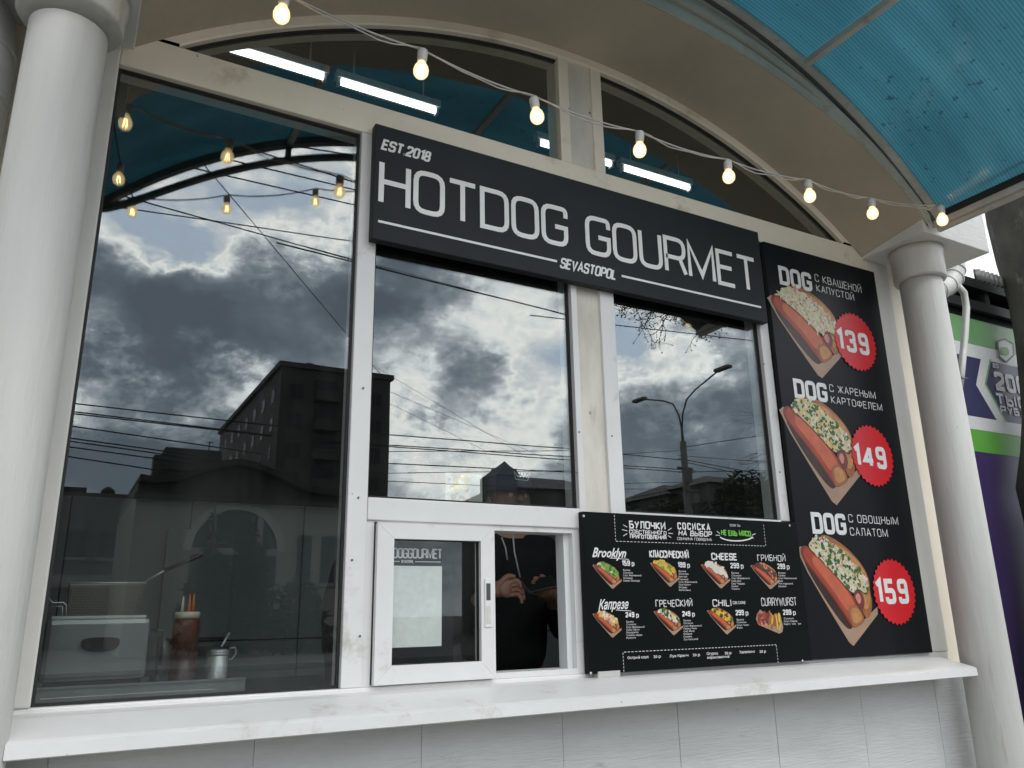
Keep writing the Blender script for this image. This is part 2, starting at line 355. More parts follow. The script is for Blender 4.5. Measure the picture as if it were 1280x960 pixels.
# each stroke: (closed, points); a third value 0 keeps a corner sharp
GL = {
 'A': g(.62, (0, [(0, 0), (.31, 1, 0), (.62, 0)]), (0, [(.13, .32), (.49, .32)])),
 'B': g(.56, (1, [(0, 0, 0), (0, 1, 0), (.5, 1), (.5, .52)]+[(.56, .5)]+[(.56, 0)]), (0, [(0, .52), (.5, .52)])),
 'C': g(.56, (0, [(.56, .72), (.56, 1), (0, 1), (0, 0), (.56, 0), (.56, .28)])),
 'D': g(.58, (1, [(0, 0, 0), (0, 1, 0), (.58, 1), (.58, 0)])),
 'E': g(.5, (0, [(.5, 1), (0, 1, 0), (0, 0, 0), (.5, 0)]), (0, [(0, .52), (.44, .52)])),
 'F': g(.48, (0, [(.48, 1), (0, 1, 0), (0, 0)]), (0, [(0, .52), (.42, .52)])),
 'G': g(.58, (0, [(.58, .76), (.58, 1), (0, 1), (0, 0), (.58, 0), (.58, .47, 0), (.30, .47)])),
 'H': g(.56, (0, [(0, 0), (0, 1)]), (0, [(.56, 0), (.56, 1)]), (0, [(0, .52), (.56, .52)])),
 'I': g(.0, (0, [(0, 0), (0, 1)])),
 'K': g(.56, (0, [(0, 0), (0, 1)]), (0, [(.56, 1), (.05, .5, 0), (.56, 0)])),
 'L': g(.46, (0, [(0, 1), (0, 0, 0), (.46, 0)])),
 'M': g(.76, (0, [(0, 0), (0, 1, 0), (.38, .1, 0), (.76, 1, 0), (.76, 0)])),
 'N': g(.58, (0, [(0, 0), (0, 1, 0), (.58, 0, 0), (.58, 1)])),
 'O': g(.58, (1, [(0, 0), (0, 1), (.58, 1), (.58, 0)])),
 'P': g(.54, (0, [(0, 0), (0, 1, 0), (.54, 1), (.54, .44), (0, .44)])),
 'R': g(.56, (0, [(0, 0), (0, 1, 0), (.56, 1), (.56, .44), (0, .44)]), (0, [(.42, .44), (.58, 0)])),
 'S': g(.54, (0, [(.54, .76), (.54, 1), (0, 1), (0, .52), (.54, .52), (.54, 0), (0, 0), (0, .24)])),
 'T': g(.58, (0, [(0, 1), (.58, 1)]), (0, [(.29, 1), (.29, 0)])),
 'U': g(.58, (0, [(0, 1), (0, 0), (.58, 0), (.58, 1)])),
 'V': g(.6, (0, [(0, 1), (.3, 0, 0), (.6, 1)])),
 'W': g(.84, (0, [(0, 1), (.21, 0, 0), (.42, .8, 0), (.63, 0, 0), (.84, 1)])),
 'Y': g(.6, (0, [(0, 1), (.3, .48, 0), (.6, 1)]), (0, [(.3, .48), (.3, 0)])),
 '0': g(.5, (1, [(0, 0), (0, 1), (.5, 1), (.5, 0)])),
 '1': g(.24, (0, [(0, .82), (.24, 1, 0), (.24, 0)])),
 '2': g(.5, (0, [(0, .76), (0, 1), (.5, 1), (.5, .56), (0, .14, 0), (0, 0, 0), (.5, 0)])),
 '3': g(.5, (0, [(0, .78), (0, 1), (.5, 1), (.5, .52), (.16, .52)]), (0, [(.16, .52), (.5, .52), (.5, 0), (0, 0), (0, .22)])),
 '4': g(.54, (0, [(.42, 0), (.42, 1)]), (0, [(.40, .97), (0, .28, 0), (.58, .28)])),
 '5': g(.5, (0, [(.48, 1), (0, 1, 0), (0, .54, 0), (.5, .54), (.5, 0), (0, 0), (0, .22)])),
 '8': g(.5, (1, [(0, 0), (0, .5), (.5, .5), (.5, 0)]), (1, [(.04, .5), (.04, 1), (.46, 1), (.46, .5)])),
 '9': g(.5, (1, [(0, .5), (0, 1), (.5, 1), (.5, .5)]), (0, [(.5, .74), (.5, 0), (0, 0), (0, .22)])),
 '.': g(.06, (0, [(0, .0), (.06, .0)])),
 ' ': g(.22),
 'Б': g(.52, (0, [(.46, 1), (0, 1, 0), (0, 0, 0), (.52, 0), (.52, .56), (0, .56)])),
 'Г': g(.44, (0, [(0, 0), (0, 1, 0), (.44, 1)])),
 'Ж': g(.8, (0, [(.4, 0), (.4, 1)]), (0, [(0, 1), (.37, .5, 0), (0, 0)]), (0, [(.8, 1), (.43, .5, 0), (.8, 0)])),
 'И': g(.58, (0, [(0, 1), (0, 0, 0), (.58, 1, 0), (.58, 0)])),
 'Й': g(.58, (0, [(0, 1), (0, 0, 0), (.58, 1, 0), (.58, 0)]), (0, [(.16, 1.2), (.42, 1.2)])),
 'Л': g(.58, (0, [(0, 0), (.12, .1), (.14, 1, 0), (.58, 1, 0), (.58, 0)])),
 'П': g(.56, (0, [(0, 0), (0, 1, 0), (.56, 1, 0), (.56, 0)])),
 'У': g(.56, (0, [(0, 1), (.3, .42)]), (0, [(.56, 1), (.16, 0)])),
 'Ф': g(.74, (0, [(.37, 0), (.37, 1)]), (1, [(0, .24), (0, .82), (.74, .82), (.74, .24)])),
 'Ч': g(.52, (0, [(0, 1), (0, .46), (.52, .46)]), (0, [(.52, 1), (.52, 0)])),
 'Ш': g(.8, (0, [(0, 1), (0, 0, 0), (.8, 0, 0), (.8, 1)]), (0, [(.4, 1), (.4, 0)])),
 'Щ': g(.86, (0, [(0, 1), (0, 0, 0), (.86, 0, 0), (.86, -.16)]), (0, [(.4, 1), (.4, 0)]), (0, [(.8, 1), (.8, 0)])),
 'Ы': g(.74, (0, [(0, 1), (0, 0, 0), (.46, 0), (.46, .54), (0, .54)]), (0, [(.74, 1), (.74, 0)])),
 'Ь': g(.5, (0, [(0, 1), (0, 0, 0), (.5, 0), (.5, .54), (0, .54)])),
 'Я': g(.56, (0, [(.56, 0), (.56, 1, 0), (0, 1), (0, .44), (.56, .44)]), (0, [(.16, .44), (0, 0)])),
 'Д': g(.66, (0, [(.02, -.16), (.02, 0, 0), (.64, 0, 0), (.64, -.16)]), (0, [(.1, 0), (.18, 1, 0), (.54, 1, 0), (.54, 0)])),
}
for a_, b_ in zip('АВЕКМНОРСТ', 'ABEKMHOPCT'): GL[a_] = GL[b_]
GL['р'] = g(.4, (0, [(0, -.25), (0, .66, 0), (.4, .66), (.4, 0), (0, 0)]))

def ribbon(mb, pts, closed, th, y, depth, mi=0):
    """a stroke of constant width in the plane y, raised by depth towards the street"""
    n = len(pts); Lf = []; Rt = []
    for i in range(n):
        a = pts[i - 1] if (i > 0 or closed) else None; b = pts[i]; c = pts[(i + 1) % n] if (i < n - 1 or closed) else None
        d1 = ((b - a).normalized() if a is not None else None); d2 = ((c - b).normalized() if c is not None else None)
        if d1 is None: d1 = d2
        if d2 is None: d2 = d1
        n1 = Vector((-d1.y, d1.x)); n2 = Vector((-d2.y, d2.x)); m = (n1 + n2)
        if m.length < 1e-4: m = n1
        m.normalize(); k = th / 2 / max(0.45, m.dot(n1)); Lf.append(b + m * k); Rt.append(b - m * k)
    segs = n if closed else n - 1
    vs = []; fs = []
    for i in range(n): vs += [(Lf[i].x, y - depth, Lf[i].y), (Rt[i].x, y - depth, Rt[i].y), (Lf[i].x, y, Lf[i].y), (Rt[i].x, y, Rt[i].y)]
    for i in range(segs):
        a = 4 * i; b = 4 * ((i + 1) % n)
        fs += [(a, b, b + 1, a + 1), (a, a + 2, b + 2, b), (a + 1, b + 1, b + 3, a + 3)]
    if not closed:
        fs += [(0, 1, 3, 2), (4 * n - 4, 4 * n - 2, 4 * n - 1, 4 * n - 3)]
    mb.add(vs, fs, mi)
def rounded(pts, closed, r):
    out = []; n = len(pts)
    for i, p in enumerate(pts):
        sharp = (len(p) > 2) or (not closed and i in (0, n - 1)); v = Vector(p[:2])
        if sharp or r <= 0: out.append(v); continue
        a = Vector(pts[i - 1][:2]); b = Vector(pts[(i + 1) % n][:2])
        ra = min(r, (a - v).length * .48); rb = min(r, (b - v).length * .48); q = min(ra, rb)
        p0 = v + (a - v).normalized() * q; p1 = v + (b - v).normalized() * q
        for k in range(5):
            t = k / 4; out.append(p0 * (1 - t) ** 2 + v * 2 * t * (1 - t) + p1 * t * t)
    return out
def letters(s, x0, x1, z0, z1, th, y, depth=0.0008, shear=0.0, gap=.26, rr=.2, mi=0, jit=0, mb=None, split=False):
    """fit a line of caps into x0..x1, z0..z1; returns one mesh, or one per letter"""
    h = z1 - z0
    w = sum(GL[c][0] for c in s) + gap * (len(s) - 1)
    sx = (x1 - x0 - th) / max(w, .01); hh = h - th; cx = x0 + th / 2; res = []
    mb = mb or MB()
    for ch in s:
        if split: mb = MB()
        dz = rnd.uniform(-jit, jit) * h; ds = rnd.uniform(-jit, jit)
        for si, (closed, pts) in enumerate(GL[ch][1]):
            q = [((p[0] * sx, p[1] * hh) + tuple(p[2:])) for p in pts]
            rp = rounded(q, closed, min(rr * hh, .30 * hh if ch not in '38569S' else .17 * hh))
            rp = [Vector((cx + v.x + (shear + ds) * v.y, z0 + th / 2 + v.y + dz)) for v in rp]
            ribbon(mb, rp, closed, th, y - .00015 * si, depth, mi)
        cx += (GL[ch][0] + gap) * sx
        if split and ch != ' ': res.append(mb)
    return res if split else mb
def pxline(s, ax, ay, bx, by, hpx, y, th, mb, **k):
    """line of caps whose baseline runs between two measured points of the board"""
    a = P(ax, ay, y); b = P(bx, by, y); c = P(ax, ay - hpx, y); z = (a.z + b.z) / 2
    return letters(s, a.x, b.x, z, z + (c.z - a.z), th, y, mb=mb, **k)
FC = {}
def typed(mb, s, x0, x1, z0, h, y, mi=0, shear=0.0, bold=0.0, depth=0.0008):
    """small print set in the built-in face, turned into flat mesh and fitted"""
    key = (s, shear, bold)
    if key not in FC:
        cu = bpy.data.curves.new('t', 'FONT'); cu.body = s; cu.resolution_u = 2; cu.shear = shear; cu.offset = bold
        o = bpy.data.objects.new('t', cu); COL.objects.link(o)
        me = bpy.data.meshes.new_from_object(o.evaluated_get(bpy.context.evaluated_depsgraph_get()))
        FC[key] = ([tuple(v.co) for v in me.vertices], [tuple(p.vertices) for p in me.polygons])
        bpy.data.objects.remove(o); bpy.data.curves.remove(cu); bpy.data.meshes.remove(me)
    vs, fs = FC[key]
    if not vs: return mb
    a = min(v[0] for v in vs); b = max(v[0] for v in vs); kx = (x1 - x0) / (b - a) if x1 else h / .72
    mb.add([(x0 + (v[0] - a) * kx, y - depth, z0 + v[1] * h / .72) for v in vs], fs, mi); return mb
def pxtyped(mb, s, ax, ay, bx, by, hpx, y, **k):
    a = P(ax, ay, y); b = P(bx, by, y); c = P(ax, ay - hpx, y)
    return typed(mb, s, a.x, b.x, (a.z + b.z) / 2, c.z - a.z, y, **k)

# ================================================================== THE KIOSK
CXM = 1.485                                                           # middle axis of the front
FY = 2.078                                                            # front of the window frames
K = thing('kiosk', 'cream hot dog kiosk front with arched glazing and round columns', 'kiosk', (CXM, 2.4, 0))
def kpart(name, x0, x1, y0, y1, z0, z1, m, parent=K, ch=0.0, label=None):
    return put(name, MB().box(x0, x1, y0, y1, z0, z1, 0, ch), m, parent, label)
# wall below the counter, as siding panels with open joints
base = kpart('lower_wall', -0.40, 3.40, 2.052, 2.20, 0.0, 0.93, JOINT)
xs = [-0.39, 0.031, 0.448, 0.865, 1.291, 1.707, 2.115, 2.54, 2.96, 3.39]
for i in range(len(xs) - 1):
    kpart('siding_panel', xs[i] + .0009, xs[i + 1] - .0009, 2.0480 + rnd.uniform(0, .0012), 2.0515, 0.01, 0.958, WALLP, base, 0.0012)
# frame members
kpart('bottom_rail', -0.15, 3.12, FY, 2.16, 0.935, 1.026, WHITE, ch=.004)
kpart('jamb', -0.17, -0.015, FY - .004, 2.17, 1.026, 2.76, JAMB, ch=.004)
kpart('jamb', 2.998, 3.12, FY - .004, 2.17, 1.026, 2.76, JAMB, ch=.004)
kpart('side_return', 3.12, 3.42, 2.11, 2.2, 0.93, 2.9, CREAM)
kpart('side_return', -0.44, -0.17, 2.11, 2.2, 0.93, 2.9, CREAM)
kpart('transom', -0.015, 2.998, FY, 2.16, 2.626, 2.733, CREAM, ch=.004)
kpart('mullion', 0.657, 0.713, FY + .001, 2.16, 1.026, 2.626, WHITE, ch=.003)
kpart('mullion', 2.276, 2.322, FY + .001, 2.16, 1.505, 2.626, WHITE, ch=.003)
kpart('middle_rail', 0.713, 1.40, FY - .002, 2.16, 1.449, 1.51, WHITE, ch=.003)
kpart('lower_rail', 1.577, 2.276, FY, 2.16, 1.46, 1.508, WHITE, ch=.002)
post = kpart('centre_post', 1.40, 1.423, FY, 2.16, 1.026, 2.626, WHITE, ch=.002)
kpart('filler_strip', 1.423, 1.519, FY + .012, 2.16, 1.0265, 2.625, STRIP, post)
kpart('frame_side', 1.519, 1.577, FY, 2.16, 1.026, 2.626, WHITE, post, .002)
post2 = kpart('upper_post', 1.385, 1.428, FY + .001, 2.16, 2.733, 3.2, CREAM, ch=.002)
kpart('filler_strip', 1.428, 1.530, FY + .012, 2.16, 2.7335, 3.2, STRIP, post2)
kpart('frame_side', 1.530, 1.575, FY + .001, 2.16, 2.733, 3.2, CREAM, post2, .002)
# screw heads on the frames
for (px, py) in ((454, 485), (448, 622), (440, 700), (450, 795), (724, 540), (765, 545), (720, 590), (955, 455), (975, 590)):
    q = P(px, py, FY - .001); put('screw_head', MB().lathe([(.0028, 0), (.0028, -.001), (.001, -.0016)], (q.x, q.y, q.z), 10, axis='Y'), STEELD, K)

def pane(name, x0, x1, z0, z1, parent, m=GLASS, y=GY, gk=.007):
    p = put(name, MB().box(x0, x1, y, y + .005, z0, z1), m, parent)
    b = MB(); a = y - .004; c = y + .010
    b.box(x0 - .001, x0 + gk, a, c, z0, z1).box(x1 - gk, x1 + .001, a, c, z0, z1).box(x0 + gk, x1 - gk, a, c, z0 - .001, z0 + gk).box(x0 + gk, x1 - gk, a, c, z1 - gk, z1 + .001)
    put('gasket', b, GASK, p); return p
pane('window_pane', -0.015, 0.657, 1.026, 2.626, K)
pane('window_pane', 0.713, 1.40, 1.51, 2.626, K)
pane('window_pane', 1.577, 2.276, 1.508, 2.626, K)

# arched panes over the transom
AR, AZ = 2.363, 0.802
def arcz(x, R=AR, zc=AZ): return zc + math.sqrt(max(0, R * R - (x - CXM) ** 2))
def arch_pane(xa, xb):
    n = 22; b = MB(); top = [(xa + (xb - xa) * i / n) for i in range(n + 1)]
    vs = []; fs = []
    for x in top: vs += [(x, GY, 2.733), (x, GY, max(2.7335, arcz(x))), (x, GY + .005, 2.733), (x, GY + .005, max(2.7335, arcz(x)))]
    for i in range(n):
        a = 4 * i; c = a + 4; fs += [(a, c, c + 1, a + 1), (a + 2, a + 3, c + 3, c + 2), (a + 1, c + 1, c + 3, a + 3), (a, a + 2, c + 2, c)]
    p = put('arched_pane', b.add(vs, fs), GLASS, K)
    gk = MB()
    for i in range(n):
        x0, x1 = top[i], top[i + 1]; z0, z1 = max(2.74, arcz(x0)), max(2.74, arcz(x1)); y0, y1 = GY - .004, GY + .012
        gk.add([(x0, y0, z0 - .009), (x1, y0, z1 - .009), (x1, y0, z1 + .001), (x0, y0, z0 + .001), (x0, y1, z0 - .009), (x1, y1, z1 - .009), (x1, y1, z1 + .001), (x0, y1, z0 + .001)],
               [(0, 1, 2, 3), (4, 7, 6, 5), (0, 4, 5, 1)])
    gk.box(xa, xb, GY - .004, GY + .012, 2.733, 2.739)
    put('gasket', gk, GASK, p)
arch_pane(0.142, 1.385); arch_pane(1.575, 2.828)

# arch trim round the glazing, soffit flaring out to the front arch, fascia
def loft(rows, m, name, parent=K, smooth=True):
    b = MB(); n = len(rows[0]); vs = [v for r in rows for v in r]; fs = []
    for j in range(len(rows) - 1):
        for i in range(n - 1): fs.append((j * n + i, j * n + i + 1, (j + 1) * n + i + 1, (j + 1) * n + i))
    return put(name, b.add(vs, fs, 0, smooth), m, parent)
NA = 64
def arcrow(R, zc, half, y, dz=0.0, zmin=None):
    out = []
    for i in range(NA + 1):
        x = -half + 2 * half * i / NA; z = zc + math.sqrt(R * R - x * x) + dz
        if zmin is not None: z = max(z, zmin)
        out.append((CXM + x, y, z))
    return out
loft([arcrow(AR, AZ, 1.36, 2.16), arcrow(AR, AZ, 1.36, FY), arcrow(AR, AZ, 1.36, FY - .003, .006), arcrow(AR, AZ, 1.45, FY - .003, .042, 2.738)], CREAM, 'arch_trim', smooth=False)
FR, FZ = 2.87, 0.36
def frz(x): return FZ + math.sqrt(FR ** 2 - x * x) - .09 * (abs(x) / 1.47) ** 9                                                   # front arch
rows = []
for k in range(9):
    t = k / 8; y = FY - .002 + (1.773 - FY + .002) * t; e = t ** 0.9
    half = 1.472; r = []
    for i in range(NA + 1):
        x = -1 + 2 * i / NA; X = x * half
        za = AZ + math.sqrt(AR ** 2 - X * X) + .036; zb = frz(X)
        r.append((CXM + X, y, za * (1 - e) + zb * e))
    rows.append(r)
loft(rows, SOFF, 'soffit')
CR, CZ = 2.10, 1.30                                                   # canopy arc
def czz(x): return CZ + math.sqrt(max(0.01, CR * CR - x * x))
fr = [[(CXM - 1.50 + 3.0 * i / NA, 1.773, frz(-1.50 + 3.0 * i / NA)) for i in range(NA + 1)]]
fa = []; fb = []
for i in range(NA + 1):
    x = -1.50 + 3.0 * i / NA; zl = frz(x); zt = max(zl + .012, czz(x) + .10)
    fb.append((CXM + x, 1.773, zt)); fa.append((CXM + x, 1.95, zt))
fascia = loft([fr[0], fb, fa], FASC, 'fascia', smooth=False)
def arcbar(x0, x1, y0, y1, zf, h, n=48, b=None):
    """a bent bar of rectangular section under the curve zf(x)"""
    b = b or MB(); vs = []; fs = []
    for i in range(n + 1):
        x = x0 + (x1 - x0) * i / n; z = zf(x); vs += [(CXM + x, y0, z - h), (CXM + x, y1, z - h), (CXM + x, y1, z), (CXM + x, y0, z)]
    for i in range(n):
        a = 4 * i; c = a + 4
        for k in range(4): fs.append((a + k, a + (k + 1) % 4, c + (k + 1) % 4, c + k))
    fs += [(0, 3, 2, 1), (4 * n, 4 * n + 1, 4 * n + 2, 4 * n + 3)]
    return b.add(vs, fs)
def low(x): return frz(x)
put('moulding', arcbar(-1.49, 1.49, 1.764, 1.772, lambda x: low(x) + .038, .034), FASC, fascia)
put('moulding', arcbar(-1.49, 1.49, 1.752, 1.772, lambda x: low(x) * .52 + czz(x) * .48 + .005, .02), FASC, fascia)

# blocks over the columns, columns, rings
def column(cx, bx0, bx1, rz=2.535, rr_=1.0):
    c = put('column', MB().lathe([(.094, 0), (.094, .06), (.088, .10), (.0865, 1.2), (.0845, 2.56)], (cx, 1.917, 0), 48), COLM, K)
    put('ring', MB().lathe([(.086, rz), (.099 * rr_, rz + .002), (.104 * rr_, rz + .011), (.104 * rr_, 2.64), (.108 * rr_, 2.65), (.108 * rr_, 2.679)], (cx, 1.917, 0), 48), COLM, c)
    b = put('block', MB().box(bx0, bx1, 1.773, 2.12, 2.68, 3.10, 0, .004), BLOCKP, K)
column(3.098, 2.954, 3.406); column(-0.128, -0.436, 0.016, 2.585, 1.12)
kpart('side_beam', 3.406, 3.53, 1.93, 2.6, 2.74, 3.06, BLOCKP); kpart('side_beam', -0.56, -0.436, 1.93, 2.6, 2.74, 3.06, BLOCKP)

# counter ledge in front of the windows
b = MB(); x0, x1 = -0.046, 2.985
pr = [(2.078, 1.016), (2.02, 1.012), (1.90, .984), (1.886, .978), (1.884, .953), (1.892, .950), (2.04, .952), (2.078, .952)]
vs = [(x, y, z) for x in (x0, x1) for (y, z) in pr]; n = len(pr)
fs = [(i, (i + 1) % n, n + (i + 1) % n, n + i) for i in range(n)] + [tuple(range(n))[::-1], tuple(range(n, 2 * n))]
put('counter_ledge', b.add(vs, fs), WHITE, K)
b = MB().box(1.42, 1.50, 2.0485, 2.0785, 1.0145, 1.032)
put('bracket_plate', b, PIPE, K)

# walls, floor and roof that close the room
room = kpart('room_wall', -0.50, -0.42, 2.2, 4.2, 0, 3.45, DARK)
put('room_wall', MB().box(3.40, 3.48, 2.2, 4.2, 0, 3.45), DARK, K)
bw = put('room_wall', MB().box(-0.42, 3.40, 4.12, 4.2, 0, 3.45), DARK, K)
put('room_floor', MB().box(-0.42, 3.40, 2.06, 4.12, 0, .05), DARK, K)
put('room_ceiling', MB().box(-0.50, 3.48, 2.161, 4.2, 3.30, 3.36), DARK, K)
put('roof', MB().box(-0.50, 3.48, 1.96, 4.25, 3.46, 3.54), ROOFD, K)  # unseen roof box, added to keep sky light from leaking in
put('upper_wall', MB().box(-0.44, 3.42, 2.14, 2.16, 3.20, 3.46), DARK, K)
# washable panels of the back wall behind the counter
px_ = [-0.42, 0.02, 0.52, 1.05, 1.62, 2.3, 2.85, 3.40]
for i in range(7):
    for z0, z1 in ((0.05, 1.10), (1.106, 1.735)):
        put('wall_panel', MB().box(px_[i] + .003, px_[i + 1] - .003, 4.02, 4.118, z0, z1, 0, .002), BACKW, bw)
put('cold_cupboard_door', MB().box(0.42, 0.72, 3.98, 4.018, 1.12, 1.60, 0, .004), BACKW, bw)

# ------------------------------------------------------------------ sliding serving window
sw = put('serving_window_frame', MB().box(.713, 1.40, FY + .006, 2.16, 1.0265, 1.042).box(.713, 1.40, FY + .006, 2.16, 1.434, 1.449)
         .box(.713, .735, FY + .006, 2.16, 1.042, 1.434).box(1.372, 1.40, FY + .006, 2.16, 1.042, 1.434), WHITE, K)
put('gasket', MB().box(.735, .741, FY + .002, FY + .012, 1.03, 1.445), GASK, sw)
put('inner_jamb', MB().box(1.352, 1.3715, 2.105, 2.15, 1.042, 1.434), LAMPW, sw)
Y0 = 2.062
def frame4(b, X0, X1, Z0, Z1, s1, s2, s3, s4, ya, yb):
    """mitred frame: left, right, bottom, top widths"""
    o = [(X0, Z0), (X1, Z0), (X1, Z1), (X0, Z1)]; i = [(X0 + s1, Z0 + s3), (X1 - s2, Z0 + s3), (X1 - s2, Z1 - s4), (X0 + s1, Z1 - s4)]
    for k in range(4):
        j = (k + 1) % 4; e = .0006
        q = [o[k], o[j], i[j], i[k]]; cx = sum(p[0] for p in q) / 4; cz = sum(p[1] for p in q) / 4
        q = [(p[0] + (cx - p[0]) * e * 3, p[1] + (cz - p[1]) * e * 3) for p in q]
        b.add([(p[0], ya, p[1]) for p in q] + [(p[0], yb, p[1]) for p in q], [(0, 1, 2, 3), (7, 6, 5, 4), (0, 4, 5, 1), (1, 5, 6, 2), (2, 6, 7, 3), (3, 7, 4, 0)])
    return b
leaf = put('sliding_leaf', frame4(MB(), .738, 1.090, 1.030, 1.440, .047, .044, .046, .040, Y0, 2.10), WHITE, K)
put('leaf_pane', MB().box(.783, 1.048, 2.082, 2.086, 1.074, 1.402), LEAFG, leaf)
b = MB(); frame4(b, .783, 1.048, 1.074, 1.402, .004, .004, .004, .004, 2.076, 2.09); put('gasket', b, GASK, leaf)
hb = MB().box(1.056, 1.078, Y0 - .004, Y0 - .0005, 1.165, 1.296, 0, .001); ho = put('handle_plate', hb, WHITE, leaf)
hd = put('finger_pull', MB().box(1.060, 1.073, Y0 - .0055, Y0 - .0035, 1.237, 1.283, 0, .001), STEELD, leaf)
put('finger_pull', MB().box(1.060, 1.073, Y0 - .0055, Y0 - .0035, 1.175, 1.222, 0, .001), SOCK, leaf)

# ------------------------------------------------------------------ name board
SY = 2.046
sb = thing('name_board', 'long matt black name board with white HOTDOG GOURMET lettering over the windows', 'sign', (CXM, 2.06, 2.26))
put('board', MB().box(.688, 2.287, SY, 2.0765, 2.260, 2.646, 0, .0025), SIGN, sb)
a = P(472.5, 254.5, SY); a2 = P(473.8, 199, SY); e1 = P(710.6, 309.7, SY)
for m_ in letters('HOTDOG', a.x, e1.x, a.z, a2.z, .0165, SY - .0004, .0012, gap=.165, rr=.24, split=True): put('letter', m_, LET, sb)
g0 = P(730.5, 271, SY); g1 = P(948, 366, SY)
for m_ in letters('GOURMET', g0.x, g1.x, a.z - .002, a2.z - .002, .0165, SY - .0004, .0012, gap=.165, rr=.24, split=True): put('letter', m_, LET, sb)
put('lettering', pxline('EST.2018', 476, 186, 537, 203.7, 14, SY - .0004, .0072, None, shear=.24, gap=.24), LET, sb)
put('lettering', pxline('SEVASTOPOL', 699.7, 334.5, 770, 350.8, 13.5, SY - .0004, .0066, None, shear=.24, gap=.24), LET, sb)
q0 = P(472.5, 276, SY); q1 = P(696, 326.8, SY); q2 = P(777, 345.6, SY); q3 = P(951, 384, SY)
zl = (q0.z + q1.z + q2.z + q3.z) / 4
put('rule_line', MB().box(q0.x, q1.x, SY - .0016, SY - .0004, zl - .0038, zl + .0038), LET, sb)
put('rule_line', MB().box(q2.x, q3.x, SY - .0016, SY - .0004, zl - .0038, zl + .0038), LET, sb)

# ================================================================== BARREL CANOPY over the pavement
CAN = thing('canopy', 'arched canopy of dirty teal twin wall sheets on a steel frame over the kiosk front', 'canopy', (CXM, 1.38, 2.77))
HX = 1.53; CY0, CY1 = 1.0, 1.757
def cz_(x): return czz(x)
def crib(name, y0, y1, h, m, up=0.0, hx=HX): return put(name, arcbar(-hx, hx, y0, y1, lambda x: cz_(x) + up, h, 56), m, CAN)
r_ = crib('rib', 1.722, 1.762, .022, ALU, .004); put('edge_angle', arcbar(-HX, HX, 1.762, 1.7725, lambda x: cz_(x) - .002, .03, 56), FASC, r_); put('capping', arcbar(-HX, HX, 1.748, 1.7635, lambda x: cz_(x) - .0185, .008, 56), DKMET, r_)
crib('rib', CY0, CY0 + .04, .034, DKMET); put('rib', arcbar(-HX, HX, CY0, CY0 + .03, lambda x: cz_(x) - .085 * (1 - (abs(x) / HX) ** 16), .026, 56), DKMET, CAN)
for x in (-.81, 0.0, .81): put('truss_strut', MB().box(CXM + x - .011, CXM + x + .011, CY0 + .004, CY0 + .026, cz_(x) - .10, cz_(x) - .033), DKMET, CAN)
PURX = (-1.53, -.81, 0.0, .81, 1.53)
for i, x in enumerate(PURX):
    if abs(x) > 1.5: continue
    z = cz_(x); put('purlin', MB().box(CXM + x - .013, CXM + x + .013, CY0 + .041, 1.722, z - .030, z - .004), ALU, CAN)
for s in (-1, 1):
    x = CXM + s * HX; z = cz_(HX)
    bm_ = put('edge_beam', MB().box(x - .016, x + .016, CY0 - .01, 1.757, z - .036, z - .003), ALU, CAN)
    put('sheet_clip', MB().box(x - s * .018 - .006, x - s * .018 + .006, CY0 + .041, 1.722, z - .010, z + .016), GASK, bm_)
    put('drip_strip', MB().box(x + s * .010 - .01, x + s * .010 + .01, CY0 - .01, 1.757, z - .052, z - .0365), ALU, bm_)
for i in range(4):
    xa, xb = PURX[i] + .002, PURX[i + 1] - .002
    b = MB(); n = 16; vs = []; fs = []
    for k in range(n + 1):
        x = xa + (xb - xa) * k / n; z = cz_(x)
        vs += [(CXM + x, CY0 + .0, z + .001), (CXM + x, 1.7215, z + .001), (CXM + x, 1.7215, z + .009), (CXM + x, CY0 + .0, z + .009)]
    for k in range(n):
        q = 4 * k; c = q + 4
        for w in range(4): fs.append((q + w, q + (w + 1) % 4, c + (w + 1) % 4, c + w))
    put('sheet', b.add(vs, fs, 0, False), SHEET, CAN)
for s in (-1, 1):                                                     # rods that tie the canopy to the blocks
    x = CXM + s * HX; put('stay_rod', MB().tube([(x, 1.72, cz_(HX) - .02), (CXM + s * 1.6, 1.79, 2.74)], .010, 8), DKMET, CAN)

for k in range(9):                                                   # screws that hold the rear rib and the cable on the fascia
    x = -1.35 + k * .3375; z = frz(x) + .018
    put('screw_head', MB().lathe([(.0055, 0), (.0055, -.0016), (.002, -.003)], (CXM + x, 1.7725, z), 10, axis='Y'), RUST, K)
# ================================================================== FESTOON LIGHTS
def bulb_thing(pos, label, group):
    t = thing('festoon_bulb', label, 'light bulb', pos, group); x, y, z = pos
    put('socket', MB().lathe([(.0085, .043), (.0135, .039), (.0145, .03), (.0135, .012), (.012, .006)], pos, 16), SOCK, t)
    gb = put('globe', MB().lathe([(.009, .008), (.0115, .002), (.0185, -.008), (.0215, -.020), (.0200, -.032), (.0135, -.041), (.004, -.0445)], pos, 20), BULBG, t)
    f = MB()
    for k in range(4):
        a = k * math.pi / 2 + .6; f.tube([(x + .004 * math.cos(a), y + .004 * math.sin(a), z - .008), (x + .0075 * math.cos(a), y + .0075 * math.sin(a), z - .035)], .0011, 5)
    put('filament', f, FIL, gb)
    t.rotation_euler = (rnd.uniform(-.14, .14), rnd.uniform(-.14, .14), rnd.uniform(0, 3)); return t
